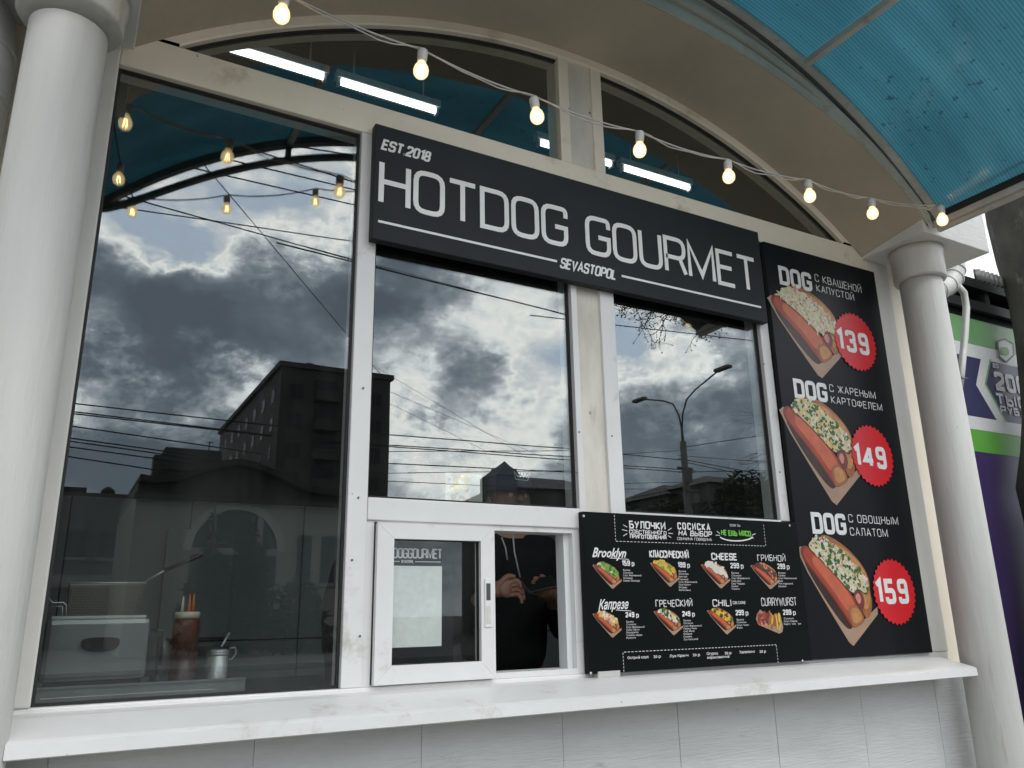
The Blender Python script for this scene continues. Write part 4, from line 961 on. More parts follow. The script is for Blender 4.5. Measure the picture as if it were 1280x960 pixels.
# sauce bottle with three nozzles
TOPZ = 1.0165
SAUCE = mat('red brown sauce bottle', (0.13, 0.04, 0.022), 0.35, var=.1, vscale=20); SAUCE2 = mat('filled part of the bottle', (0.045, 0.008, 0.007), 0.35)
NOZ = mat('orange nozzle', (0.55, 0.16, 0.05), 0.4); NOZW = mat('milky nozzle', (0.62, 0.58, 0.46), 0.4)
l0, l1, lt = P(213.5, 820, 2.34), P(248, 820, 2.34), P(231, 773, 2.34); bc = ((l0.x + l1.x) / 2, 2.36); br = (l1.x - l0.x) / 2
bo = thing('sauce_bottle', 'tall brown red sauce bottle with three pointed nozzles', 'bottle', (bc[0], bc[1], TOPZ))
hB = lt.z - TOPZ
put('bottle_body', MB().lathe([(br * .96, 0), (br, .004), (br, hB * .55)], (bc[0], bc[1], TOPZ), 28), SAUCE2, bo)
put('bottle_body', MB().lathe([(br, hB * .551), (br, hB * .94), (br * .93, hB)], (bc[0], bc[1], TOPZ), 28), SAUCE, bo)
put('screw_cap', MB().lathe([(br * .95, hB), (br * .95, hB + .014), (br * .88, hB + .017)], (bc[0], bc[1], TOPZ), 28), NOZW, bo)
for dx, hh_, m_ in ((-.012, .040, NOZW), (.002, .046, NOZ), (.012, .048, NOZ)):
    put('nozzle', MB().lathe([(.0048, 0), (.0036, .02), (.0016, hh_)], (bc[0] + dx, bc[1] + (.012 if dx < 0 else -.006), TOPZ + hB + .017), 10), m_, bo)
# steel jar, dark cup, spoon
l0, l1, lt = P(262, 830, 2.34), P(286.5, 830, 2.34), P(274, 812, 2.34); jr = (l1.x - l0.x) / 2; jx = (l0.x + l1.x) / 2; jh = lt.z - TOPZ
jo = thing('spice_jar', 'small aluminium spice jar with a ribbed lid', 'jar', (jx, 2.36, TOPZ))
put('jar_body', MB().lathe([(jr * .97, 0), (jr, .003), (jr, jh * .84), (jr * .93, jh * .86)], (jx, 2.36, TOPZ), 28), STEEL, jo)
put('jar_lid', MB().lathe([(jr * 1.02, jh * .861), (jr * 1.02, jh * .90), (jr * .97, jh * .915), (jr * 1.02, jh * .93), (jr * 1.02, jh * .97), (jr * .8, jh)], (jx, 2.36, TOPZ), 28), STEEL, jo)
cu = thing('dark_cup', 'dark metal cup with a ring handle behind the spice jar', 'cup', (jx - .005, 2.45, TOPZ))
cr_ = jr * 1.85; ch_ = P(274, 808, 2.45).z - TOPZ
put('cup_body', MB().lathe([(cr_ * .9, 0), (cr_, .004), (cr_, ch_), (cr_ * .95, ch_), (cr_ * .93, .01), (.002, .008)], (jx - .004, 2.45, TOPZ), 28), STEELD, cu)
put('cup_handle', MB().tube([(jx + cr_ - .006, 2.45, TOPZ + ch_ - .006), (jx + cr_ + .012, 2.45, TOPZ + ch_ - .004), (jx + cr_ + .016, 2.45, TOPZ + ch_ - .02), (jx + cr_ + .006, 2.45, TOPZ + ch_ - .035), (jx + cr_ - .005, 2.45, TOPZ + ch_ - .036)], .0024, 8), STEEL, cu)
sp = thing('spoon', 'steel spoon leaning in the dark cup', 'spoon', (jx, 2.45, TOPZ + .01))
put('spoon_stem', MB().tube([(jx - .01, 2.45, TOPZ + .02), P(278, 806, 2.45), P(287, 791, 2.46)], [.002, .0026, .0042], 8), STEEL, sp)
# pale canister between fryer and bottle
l0 = P(203, 800, 2.5); gc = thing('gas_canister', 'slim grey canister between the fryer and the sauce bottle', 'canister', (l0.x, 2.5, TOPZ))
put('canister_body', MB().lathe([(.022, 0), (.024, .004), (.024, .105), (.017, .125), (.008, .132), (.008, .142)], (l0.x, 2.5, TOPZ), 24), STEELM, gc)
# coat hanging by the left mullion
jk = thing('hanging_jacket', 'black padded jacket hanging at the right edge of the left window', 'jacket', (.80, 2.5, 1.1))
b = MB(); jc = P(436, 755, 2.5); jl = P(405, 755, 2.5).x; jt = P(430, 668, 2.5).z; jb = P(430, 850, 2.5).z; r9 = random.Random(4)
rows_ = []
for i in range(22):
    t = i / 21; z = jt + (jb - jt - .08) * t; w_ = (jc.x - jl + .02) * (max(.02, math.sin(min(1, t * 2.1) * math.pi / 2)) ** .6) * (1 - .35 * max(0, t - .6) / .4) * (1 + .03 * math.sin(t * 40)); rows_.append((z, w_))
vs = []; fs = []
for z, w_ in rows_:
    for k in range(20): a = 2 * math.pi * k / 20; vs.append((jc.x + .02 + w_ * math.cos(a) * (1 + .04 * math.sin(3 * a)), 2.5 + .07 * math.sin(a), z))
for i in range(21):
    for k in range(20): fs.append((i * 20 + k, i * 20 + (k + 1) % 20, (i + 1) * 20 + (k + 1) % 20, (i + 1) * 20 + k))
fs.append(tuple(range(20))); fs.append(tuple(21 * 20 + k for k in range(20)))
put('coat_body', b.add(vs, fs, 0, True), HOOD, jk); put('hanger_hook', MB().tube([(jc.x + .02, 2.5, jt), (jc.x + .02, 2.5, jt + .05), (jc.x + .05, 2.5, jt + .07)], .003, 6), STEEL, jk)

# ------------------------------------------------------------------ the worker
def skin_mesh(name, chains, m, parent, subd=1, roots=(0,)):
    """chains of (x, y, z, r): joined where points coincide; grown with a Skin modifier"""
    vs = []; rs = []; es = []; key = {}
    for ch in chains:
        prev = None
        for (x, y, z, r) in ch:
            k = (round(x, 4), round(y, 4), round(z, 4))
            if k not in key: key[k] = len(vs); vs.append((x, y, z)); rs.append(r)
            i = key[k]
            if prev is not None and prev != i: es.append((prev, i))
            prev = i
    off = OFF[parent.name]; me = bpy.data.meshes.new(name)
    me.from_pydata([(v[0] - off.x, v[1] - off.y, v[2] - off.z) for v in vs], es, []); me.materials.append(m)
    o = bpy.data.objects.new(name, me); COL.objects.link(o); o.parent = parent; OFF[o.name] = off
    md = o.modifiers.new('Skin', 'SKIN'); md.use_smooth_shade = True
    for i, v in enumerate(me.skin_vertices[0].data): v.radius = (rs[i], rs[i]); v.use_root = i in roots
    s_ = o.modifiers.new('Sub', 'SUBSURF'); s_.levels = subd; s_.render_levels = subd
    ev = bpy.context.evaluated_depsgraph_get(); nm = bpy.data.meshes.new_from_object(o.evaluated_get(ev)); o.modifiers.clear(); o.data = nm
    for p in nm.polygons: p.use_smooth = True
    return o
wx, wy = 1.548, 2.86
wk = thing('person', 'person inside in a black hoodie and dark cap looking down at a phone', 'person', (wx, wy, .05))
def hand(wrist, palm, fdir, side, thumb, curl):
    """chains for one hand: palm and five fingers; fdir = finger direction, side = across the palm"""
    w_ = Vector(wrist); p = Vector(palm); f = Vector(fdir).normalized(); s_ = Vector(side).normalized(); cu_ = Vector(curl).normalized(); C_ = []
    C_.append([(*w_, .026), (*w_.lerp(p, .5), .028), (*p, .030)])
    for k, (o_, ln) in enumerate(((-.030, .062), (-.010, .070), (.010, .066), (.028, .052))):
        b0 = p + s_ * o_ * .8 + f * .012; b1 = b0 + f * ln * .45; b2 = b1 + (f * .45 + cu_ * .9).normalized() * ln * .36; b3 = b2 + (f * -.3 + cu_).normalized() * ln * .30
        C_.append([(*p, .030), (*b0, .0105), (*b1, .0095), (*b2, .0085), (*b3, .0070)])
    t0 = p - f * .025 + s_ * thumb * .026; t1 = t0 + (s_ * thumb * .6 + f * .8).normalized() * .034; t2 = t1 + (f + cu_ * .4).normalized() * .028
    C_.append([(*w_.lerp(p, .5), .028), (*t0, .013), (*t1, .011), (*t2, .0085)]); return C_
HA, HB_ = P(640, 736, 2.52), P(678, 738, 2.50)                         # where the two hands are
wrA = HA + Vector((-.075, .05, -.01)); wrB = HB_ + Vector((.07, .06, -.012))
pel = (wx, wy, .97)
chains = [[(*pel, .15), (wx, wy, 1.15, .14), (wx, wy - .01, 1.33, .15), (wx, wy - .01, 1.45, .10), (wx, wy - .03, 1.52, .058), (wx, wy - .045, 1.60, .075), (wx, wy - .05, 1.68, .088), (wx, wy - .04, 1.73, .07)],
          [(wx, wy - .045, 1.60, .075), (wx, wy - .115, 1.615, .030)]]
for s_, wr in ((-1, wrA), (1, wrB)):
    el = Vector((wx + s_ * .27, wy - .05, 1.12))
    chains.append([(wx, wy - .01, 1.45, .10), (wx + s_ * .17, wy, 1.44, .062), (*el, .046), (*wr, .028)])
    chains.append([(*pel, .15), (wx + s_ * .10, wy, .88, .09), (wx + s_ * .11, wy - .02, .50, .062), (wx + s_ * .11, wy + .02, .13, .04), (wx + s_ * .11, wy - .12, .09, .035)])
chains += hand(wrA, HA + Vector((-.02, .0, 0)), (.9, -.25, .15), (0, -.2, 1), 1, (.2, -.3, -1))
chains += hand(wrB, HB_ + Vector((.006, .0, 0)), (-.85, -.2, .45), (0, -.1, 1), 1, (-.6, -.6, -.1))
body = skin_mesh('body', chains, SKIN, wk, 2)
hc = [[(wx, wy, .93, .185), (wx, wy, 1.15, .18), (wx, wy - .01, 1.33, .19), (wx, wy - .005, 1.44, .13), (wx, wy + .005, 1.49, .095)]]
for s_, wr in ((-1, wrA), (1, wrB)):
    el = Vector((wx + s_ * .27, wy - .05, 1.12)); hc.append([(wx, wy - .005, 1.44, .13), (wx + s_ * .17, wy, 1.44, .088), (*el, .070), (*el.lerp(wr, .85), .048)])
skin_mesh('hoodie', hc, HOOD, wk, 2)
skin_mesh('hood', [[(wx - .13, wy + .01, 1.50, .055), (wx - .09, wy + .10, 1.52, .07), (wx, wy + .13, 1.53, .075), (wx + .09, wy + .10, 1.52, .07), (wx + .13, wy + .01, 1.50, .055), (wx + .07, wy - .07, 1.44, .03)],
                       [(wx - .13, wy + .01, 1.50, .055), (wx - .07, wy - .07, 1.44, .03)]], HOOD, wk, 1)
skin_mesh('trousers', [[(wx, wy, .92, .17), (wx - .10, wy, .86, .11), (wx - .11, wy - .02, .5, .085), (wx - .11, wy + .02, .16, .07)], [(wx, wy, .92, .17), (wx + .10, wy, .86, .11), (wx + .11, wy - .02, .5, .085), (wx + .11, wy + .02, .16, .07)]], JEAN, wk, 1)
CORD = mat('white drawstring', (0.62, 0.62, 0.60), .8)
yf = wy - .21
d1 = [P(627, 672, yf + .02), P(632, 685, yf), P(634, 700, yf)]; d2 = [P(641, 668, yf + .02), P(643, 690, yf), P(650, 722, yf - .01)]
put('drawstring', MB().tube(d1, .0032, 6), CORD, wk); put('drawstring', MB().tube(d2, .0032, 6), CORD, wk)
# face
hx, hy, hz = wx, wy - .05, 1.635
fb_ = MB(); fb_.ball((hx, hy, hz), .098, 20, 0, (.82, .98, 1.18)); fb_.lathe([(.006, 0), (.017, -.018), (.012, -.026)], (hx, hy - .088, hz - .005), 10, axis='Y')
fb_.ball((hx - .081, hy + .01, hz - .01), .026, 8, 0, (.4, .7, 1.1)); fb_.ball((hx + .081, hy + .01, hz - .01), .026, 8, 0, (.4, .7, 1.1))
put('head', fb_, SKIN, wk)
eb = MB(); eb.ball((hx - .032, hy - .083, hz + .012), .010, 8); eb.ball((hx + .032, hy - .083, hz + .012), .010, 8); put('eyes', eb, LET, wk)
put('mouth', MB().ball((hx, hy - .085, hz - .062), .022, 8, 0, (1, .4, .3)), mat('lips', (.3, .1, .08), .5), wk)
put('hair', MB().ball((hx, hy + .016, hz + .012), .100, 18, 0, (.86, .96, 1.02)), TWIG, wk)
cz0 = hz + .035
prof = [(.104, 0), (.104, .025), (.100, .06), (.086, .095), (.055, .118), (.012, .126)]
cp = put('cap', MB().lathe(prof, (hx, hy, cz0), 28, sx=.92, sy=1.03), CAPB, wk)
vs = []; fs = []
for k in range(13):
    a = math.pi * (1.08 + .84 * k / 12); vs += [(hx + .092 * math.cos(a), hy + .100 * math.sin(a), cz0 + .012), (hx + .088 * math.cos(a), hy + .175 * math.sin(a) , cz0 - .006), (hx + .088 * math.cos(a), hy + .175 * math.sin(a), cz0 - .010), (hx + .092 * math.cos(a), hy + .100 * math.sin(a), cz0 + .006)]
for k in range(12):
    q = 4 * k
    for w_ in range(4): fs.append((q + w_, q + (w_ + 1) % 4, q + 4 + (w_ + 1) % 4, q + 4 + w_))
put('cap_peak', MB().add(vs, fs), CAPB, cp)
b = MB(); yl = hy - .1085; zl_ = cz0 + .046
def lpt(u, v): return Vector((hx + .006 + u, zl_ + v))
ribbon(b, [lpt(-.036, .020), lpt(-.030, -.012), lpt(.024, -.014), lpt(.036, .016)], False, .0035, yl, .001)
ribbon(b, [lpt(-.030, .016), lpt(-.022, .0), lpt(-.014, .014), lpt(-.008, -.002), lpt(.0, .014), lpt(.006, -.002), lpt(.013, .013), lpt(.020, -.002), lpt(.029, .014)], False, .0032, yl, .001)
put('cap_badge', b, LET, cp)
put('shoe', MB().box(wx - .16, wx - .07, wy - .20, wy + .08, .051, .13, 0, .03), BLACKP, wk); put('shoe', MB().box(wx + .07, wx + .16, wy - .20, wy + .08, .051, .13, 0, .03), BLACKP, wk)
ph = thing('phone', 'dark phone held low in both hands of the person inside', 'phone', ((HA.x + HB_.x) / 2 + .02, 2.44, HA.z))
c = (HA + HB_) / 2 + Vector((.024, -.05, .016)); b = MB().box(-.060, .060, -.034, .034, -.005, .004, 0, .003)
TILT = Matrix.Rotation(.62, 3, 'X') @ Matrix.Rotation(-.22, 3, 'Y')
def tilt(m_): m_.v = [tuple(TILT @ Vector(v) + c) for v in m_.v]; return m_
put('phone_body', tilt(b), mat('phone shell', (.09, .09, .09), .25), ph); put('phone_screen', tilt(MB().box(-.055, .055, -.030, .030, .0042, .0048)), BLACKP, ph)

# ================================================================== BESIDE THE KIOSK
def pipe_thing(label, pts, r, loc, collars=True):
    t = thing('downpipe', label, 'pipe', loc, None); put('pipe_run', MB().tube(pts, r, 20), PIPE, t)
    if collars:
        for i in range(1, len(pts) - 1):
            d = (Vector(pts[i + 1]) - Vector(pts[i])).normalized(); p = Vector(pts[i]); put('seam', MB().tube([p - d * .005, p + d * .005], r + .004, 20), PIPE, t)
    return t
pipe_thing('wide grey metal downpipe with folded elbow left of the left column', [(-.335, 2.05, 0), (-.335, 2.05, 2.40), (-.335, 2.05, 2.52), (-.345, 2.055, 2.60), (-.385, 2.07, 2.68), (-.45, 2.09, 2.75), (-.56, 2.12, 2.80)], .098, (-.33, 2.05, 0))
E_ = lambda px, py, y: tuple(P(px, py, y))
pipe_thing('short grey ribbed pipe elbow under the block right of the right column', [E_(1193, 325, 2.25), E_(1193, 338, 2.25), E_(1191, 348, 2.25), E_(1184, 357, 2.25), E_(1172, 364, 2.25), E_(1150, 372, 2.25)], .052, (3.9, 2.25, 2.6))
pipe_thing('thin wrapped grey hose hanging down beside the right column', [E_(1196, 356, 2.22), E_(1205, 366, 2.22), E_(1208, 385, 2.22), E_(1206, 420, 2.22), E_(1203, 450, 2.22), E_(1201, 472, 2.22), E_(1196, 500, 2.26)], .017, (3.9, 2.22, 2.2), False)
b = MB().tube([E_(1196, 470, 2.2), E_(1203, 473, 2.19), E_(1210, 473, 2.2), E_(1204, 470, 2.21), E_(1197, 473, 2.19)], .0035, 6)
solo('binding_wire', b, STEELD, 'bit of twisted wire tied round the hanging hose', 'wire', (3.8, 2.2, 2.3))

# neighbouring purple and green kiosk
BY = 3.4
nb_ = thing('neighbour_kiosk', 'purple and green printed kiosk wall seen right of the right column', 'kiosk', (7.5, BY + .1, 0))
def band(zpx, zpx2, m, name, x0=5.6, x1=11.0, y=BY):
    z0 = P(1240, zpx2, y).z; z1 = P(1240, zpx, y).z; return put(name, MB().box(x0, x1, y, y + .03, z0 + .001, z1 - .001), m, nb_)
put('wall', MB().box(5.58, 11.05, BY + .03, BY + 2.5, 0, 3.45), ROOFD, nb_)
band(405, 436, GRNL, 'green_band'); band(436, 452, PRW, 'white_band'); band(452, 524, NAVY, 'blue_field'); band(524, 540, PRW, 'white_band'); band(540, 567, GRNB, 'green_band'); band(567, 900, PURP, 'purple_field')
def npoly(pts, m, name, k=1):
    y = BY - .002 * k; return put(name, MB().poly([(P(a, c, y).x, P(a, c, y).z) for a, c in pts], y), m, nb_)
npoly([(1226, 449), (1237, 449), (1231, 480), (1257, 527), (1247, 527), (1220, 481)], PRW, 'white_chevron', 1)
npoly([(1237, 449), (1239, 449), (1233, 480), (1259, 527), (1257, 527), (1231, 480)], GRNL, 'green_edge', 2)
npoly([(1246, 427), (1255, 424), (1265, 430), (1266, 444), (1257, 453), (1248, 446)], PRW, 'badge', 3)
hexp = [(1246, 427), (1255, 424), (1265, 430), (1266, 444), (1257, 453), (1248, 446)]
b = MB(); ribbon(b, [Vector((P(a, c, BY).x, P(a, c, BY).z)) for a, c in hexp], True, .012, BY - .008, .001); put('badge_edge', b, NAVY, nb_)
npoly([(1251, 440), (1251, 437), (1253, 433.5), (1259, 434), (1261.5, 438), (1261.5, 443), (1258, 444), (1252, 443)], GRNB, 'car_symbol', 5)
for s_, x0, y0, x1, y1, h, th in (('ДО', 1241, 459.5, 1248, 460.5, 5.5, .007), ('200', 1246, 489, 1284, 494, 23, .036), ('ТЫС', 1246.5, 507, 1283, 511, 14.5, .021), ('РУБЛЕЙ', 1252, 518.5, 1298, 523, 9.5, .014)):
    put('lettering', pxline(s_, x0, y0, x1, y1, h, BY - .003, th, None, gap=.3, rr=.2, depth=.002), PRW, nb_)
# its dark overhanging roof with a corrugated edge
rf_ = thing('shelter_roof', 'dark sheet roof with pale corrugated strip above the purple kiosk', 'roof', (8, 3, 3.5))
z_ = 3.47
put('roof_slab', MB().box(5.2, 11.4, 3.34, 6.2, 3.62, 3.70), ROOFD, rf_)
for i in range(12): put('rafter', MB().box(5.25 + .5 * i, 5.31 + .5 * i, 3.36, 6.1, 3.52, 3.618), ROOFD, rf_)
put('beam', MB().box(5.2, 11.4, 3.36, 3.40, 3.44, 3.519), ROOFD, rf_)
q0, q1 = P(1203, 352, 3.3), P(1256, 362, 3.3); b = MB(); n_ = 40; vs = []
for i in range(n_ + 1):
    x = q0.x + (q1.x - q0.x) * i / n_; o_ = .018 * math.sin(i * 1.6); zc_ = (q0.z + q1.z) / 2; vs += [(x, 3.19 + o_, zc_ - .045), (x, 3.19 + o_, zc_ + .045), (x, 3.195 + o_, zc_ + .045), (x, 3.195 + o_, zc_ - .045)]
fs = [(4 * i + k, 4 * i + (k + 1) % 4, 4 * i + 4 + (k + 1) % 4, 4 * i + 4 + k) for i in range(n_) for k in range(4)]
put('corrugated_strip', b.add(vs, fs, 0, True), CORR, rf_)

# bare plane tree whose trunk closes the right edge
tt = thing('plane_tree', 'thick mottled tree trunk in front of the purple kiosk', 'tree', (6.15, 3.0, 0))
def tri_noise(k): return .05 * math.sin(k * 1.7) + .03 * math.sin(k * 4.1 + 1)
pts = []; rs = []
for py, px in ((960, 1300), (800, 1290), (700, 1284), (640, 1279), (600, 1268), (560, 1273), (500, 1273), (460, 1269), (400, 1262), (350, 1254), (300, 1241), (250, 1231), (200, 1222), (120, 1212), (0, 1195)):
    q = P(px, py, 3.0); k = len(pts); rr_ = .34 - .006 * k; pts.append((q.x + rr_ * 2.16, 3.0, q.z)); rs.append(rr_)
pts.insert(0, (pts[0][0], 3.0, -.05)); rs.insert(0, .42)
b = MB(); b.tube(pts, rs, 28)
for i, v in enumerate(b.v):
    k = i // 28; a = i % 28; c_ = pts[min(k, len(pts) - 1)]; f = 1 + .05 * math.sin(a * .9 + k * .7) + .03 * math.sin(a * 2.3 - k)
    b.v[i] = (c_[0] + (v[0] - c_[0]) * f, c_[1] + (v[1] - c_[1]) * f, v[2])
put('trunk', b, BARK, tt)
top = pts[-1]
b = MB()
for d in ((.9, .6, 2.2), (-.3, 1.4, 2.4), (1.8, -.3, 1.6)):
    b.tube([top, (top[0] + d[0] * .5, top[1] + d[1] * .5, top[2] + d[2] * .6), (top[0] + d[0] * 1.3, top[1] + d[1] * 1.3, top[2] + d[2] * 1.4)], [.26, .15, .08], 10)
put('limb', b, BARK, tt)
# added dark shed; its black stands in for eave shade behind the left downpipe
sh = thing('added_shed', 'added dark shed filling the eave shade behind the left downpipe', 'shed', (-2.2, 3.2, 0))
put('wall', MB().box(-4.2, -.60, 2.75, 5.5, 0, 3.3), DKMET, sh); put('eaves', MB().box(-4.4, -.60, 2.45, 5.7, 3.06, 3.46), ROOFD, sh)

# ================================================================== GROUND
GRD = mat('ground', (0.10, 0.10, 0.095), .9, var=.2, vscale=.3); ASPH = mat('asphalt', (0.05, 0.05, 0.052), .85, var=.25, vscale=2, bump=.4, bscale=120)
PAV = mat('concrete pavers', (0.24, 0.235, 0.22), .85, var=.18, vscale=3, bump=.3, bscale=80); KERB = mat('kerb stone', (.3, .3, .29), .8, var=.15, vscale=4); MARK = mat('road paint', (.7, .7, .68), .7)
def sheet(name, x0, x1, y0, y1, z, m): return setting(name, MB().add([(x0, y0, z), (x1, y0, z), (x1, y1, z), (x0, y1, z)], [(0, 1, 2, 3)]), m)
sheet('ground', -700, 700, -700, 500, -.14, GRD)
sheet('road', -400, 400, -19, -7.6, -.128, ASPH)
setting('pavement', MB().box(-30, 40, -7.45, 12, -.13, 0), PAV); setting('far_pavement', MB().box(-60, 90, -24, -19.15, -.13, 0), mat('darkened far pavement', (.07, .07, .07), .8, var=.2, vscale=1))  # far side coloured darker so its mirror image stays dim in the glass
kb = setting('kerb', MB().box(-30, 40, -7.6, -7.452, -.13, .012), KERB); setting('kerb', MB().box(-60, 90, -19.148, -19.0, -.13, .012), KERB)
pvs = MB()
for i in range(26):
    for j in range(10): pvs.box(-4 + i * .5 + .004, -4 + i * .5 + .496, -3.1 + j * .5 + .004, -3.1 + j * .5 + .496, .0005, .010 + rnd.uniform(0, .002))
tag(put('paving_slabs', pvs, PAV), kind='stuff')
for i in range(24): setting('road_marking', MB().box(-60 + i * 6, -57 + i * 6, -13.4, -13.28, -.1275, -.122), MARK)

# ================================================================== ACROSS THE STREET (seen mirrored in the glass)
def vbox(b, x0, x1, v0, v1, z0, z1, mi=0): return b.box(x0, x1, 2 * GY - v1, 2 * GY - v0, z0, z1, mi)
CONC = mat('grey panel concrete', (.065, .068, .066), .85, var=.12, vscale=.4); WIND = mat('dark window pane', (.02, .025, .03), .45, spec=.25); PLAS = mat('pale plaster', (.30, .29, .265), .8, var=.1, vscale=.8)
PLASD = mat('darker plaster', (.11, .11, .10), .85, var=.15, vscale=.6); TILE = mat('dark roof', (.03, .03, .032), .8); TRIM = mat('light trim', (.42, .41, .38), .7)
LITW = mat('window with sky seen through', (.5, .55, .6), .3)
v0 = 75.; ax0, ax1, az = .222 * v0, .370 * v0, 1.2 + .311 * v0
ap = thing('apartment_block', 'tall grey panel apartment block mirrored behind the gabled house', 'apartment block', (22, 4.2 - v0 - 8, 0))
yv = 2 * GY - v0
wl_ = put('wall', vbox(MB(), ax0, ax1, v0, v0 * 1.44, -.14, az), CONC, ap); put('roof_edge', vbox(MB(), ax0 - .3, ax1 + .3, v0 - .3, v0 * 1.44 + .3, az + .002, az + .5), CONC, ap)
for fl_ in range(8):
    zb = 1.6 + fl_ * 2.85
    for c_ in range(4):
        xw = ax0 + .9 + c_ * 2.65
        if c_ == 1:
            put('balcony', MB().box(xw - .3, xw + 2.0, yv + .01, yv + 1.1, zb - .25, zb + .75), CONC, ap); put('window', MB().box(xw - .2, xw + 1.9, yv + .01, yv + .35, zb + .76, zb + 1.95), WIND, ap); continue
        w_ = put('window', MB().box(xw, xw + 1.3, yv + .005, yv + .05, zb, zb + 1.35), WIND, ap); put('window_frame', MB().box(xw + .60, xw + .68, yv + .05, yv + .08, zb, zb + 1.35), CONC, w_)
for fl_ in range(8):
    zb = 1.6 + fl_ * 2.85
    for c_ in range(7): put('window', MB().box(ax0 - .05, ax0 - .005, yv - 3.5 - c_ * 4.2, yv - 2.2 - c_ * 4.2, zb, zb + 1.3), WIND, ap)
put('aerial', MB().tube([(M(387, 462, v0 + 3).x, yv - 3, az), (M(387, 462, v0 + 3).x, yv - 3, az + 1.7)], .06, 6).tube([(M(387, 462, v0 + 3).x - .4, yv - 3, az + 1.6), (M(387, 462, v0 + 3).x + .4, yv - 3, az + 1.6)], .05, 6), TILE, ap)
v1 = 92.; lb = thing('low_block', 'lower dark block with a chimney beside the tall apartment block', 'building', (11, 4.2 - v1, 0))
put('wall', vbox(MB(), .085 * v1, .16 * v1, v1, v1 + 14, -.14, 1.2 + .168 * v1), CONC, lb)
zb = 1.2 + .168 * v1; zt = 1.2 + .199 * v1; xa, xb, xc = .088 * v1, .096 * v1, .16 * v1; yy0, yy1 = 4.2 - v1 + .2, 4.2 - v1 - 13
put('roof', MB().add([(xa, yy0, zb), (xc, yy0, zb), (xc, yy0 - 2, zt), (xb, yy0 - 2, zt), (xa, yy1, zb), (xc, yy1, zb), (xc, yy1, zt), (xb, yy1, zt)], [(0, 1, 2, 3), (4, 7, 6, 5), (0, 3, 7, 4), (1, 5, 6, 2), (3, 2, 6, 7), (0, 4, 5, 1)]), TILE, lb)
put('chimney', vbox(MB(), .082 * v1, .091 * v1, v1 - 1, v1 + .8, zb - 2, 1.2 + .183 * v1), CONC, lb)
put('aerial', MB().tube([(.147 * v1, yy0 - 3, zt), (.147 * v1, yy0 - 3, zt + 1.2)], .07, 6).tube([(.147 * v1 - .4, yy0 - 3, zt + 1.1), (.147 * v1 + .4, yy0 - 3, zt + 1.1)], .05, 6), TILE, lb)
# gabled house with the big arched window
v2 = 35.; gh = thing('gabled_house', 'plastered house with swept gable and a tall arched window mirrored in the left window', 'house', (6.5, 4.2 - v2, 0)); yg = 4.2 - v2
X = lambda s: s * v2
Zg = lambda s: 1.2 + s * v2
prof_ = [(X(.069), Zg(.158)), (X(.085), Zg(.156)), (X(.110), Zg(.160)), (X(.135), Zg(.171)), (X(.160), Zg(.181)), (X(.176), Zg(.184)), (X(.195), Zg(.181)), (X(.225), Zg(.171)), (X(.250), Zg(.160)), (X(.275), Zg(.154)), (X(.325), Zg(.153))]
def extr(pts, ya, yb):
    n = len(pts); return MB().add([(p[0], ya, p[1]) for p in pts] + [(p[0], yb, p[1]) for p in pts], [tuple(range(n)), tuple(range(2 * n - 1, n - 1, -1))] + [(i, (i + 1) % n + 0, (i + 1) % n + n, i + n) for i in range(n)])
zE = Zg(.139)
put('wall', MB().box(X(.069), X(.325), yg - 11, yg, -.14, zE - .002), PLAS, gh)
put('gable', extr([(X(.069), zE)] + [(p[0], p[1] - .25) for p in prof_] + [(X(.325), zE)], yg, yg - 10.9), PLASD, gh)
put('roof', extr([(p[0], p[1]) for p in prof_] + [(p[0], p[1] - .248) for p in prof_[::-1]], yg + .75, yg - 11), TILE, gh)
put('cornice', MB().box(X(.066), X(.328), yg + .002, yg + .35, zE - .28, zE), PLASD, gh)
axc, arr, azc = X(.181), X(.052), Zg(.128) - X(.052)
pts_ = [Vector((axc + arr * math.cos(math.pi * k / 24), azc + arr * math.sin(math.pi * k / 24))) for k in range(25)]
b = MB(); ribbon(b, [Vector((axc + arr, 1.2))] + pts_ + [Vector((axc - arr, 1.2))], False, .34, yg + .001, .0)
b = MB(); n_ = 25
for sgn in (0,):
    o = [(axc + (arr + .22) * math.cos(math.pi * k / 24), azc + (arr + .22) * math.sin(math.pi * k / 24)) for k in range(25)]; i_ = [(axc + (arr - .1) * math.cos(math.pi * k / 24), azc + (arr - .1) * math.sin(math.pi * k / 24)) for k in range(25)]
    vs = [(p[0], yg + .14, p[1]) for p in o] + [(p[0], yg + .14, p[1]) for p in i_] + [(p[0], yg, p[1]) for p in o] + [(p[0], yg, p[1]) for p in i_]
    fs = []
    for k in range(24): fs += [(k, k + 1, 25 + k + 1, 25 + k), (k, 50 + k, 50 + k + 1, k + 1), (25 + k, 25 + k + 1, 75 + k + 1, 75 + k)]
b.add(vs, fs); put('arch_trim', b, TRIM, gh)
TRIM = mat('dull trim', (.27, .265, .25), .7)
pw = put('arched_window', extr([(axc + (arr - .1) * math.cos(math.pi * k / 24), azc + (arr - .1) * math.sin(math.pi * k / 24)) for k in range(25)] + [(axc - arr + .1, .5), (axc + arr - .1, .5)], yg + .03, yg + .003), WIND, gh)
for x_ in (-.52, .52): put('mullion', MB().box(axc + x_ * arr - .13, axc + x_ * arr + .13, yg + .031, yg + .12, .5, azc + arr * .80), TRIM, pw)
put('transom', MB().box(axc - arr + .1, axc + arr - .1, yg + .032, yg + .10, azc - .15, azc + .12), TRIM, pw); put('transom', MB().box(axc - arr + .1, axc + arr - .1, yg + .032, yg + .10, 2.2, 2.5), TRIM, pw)
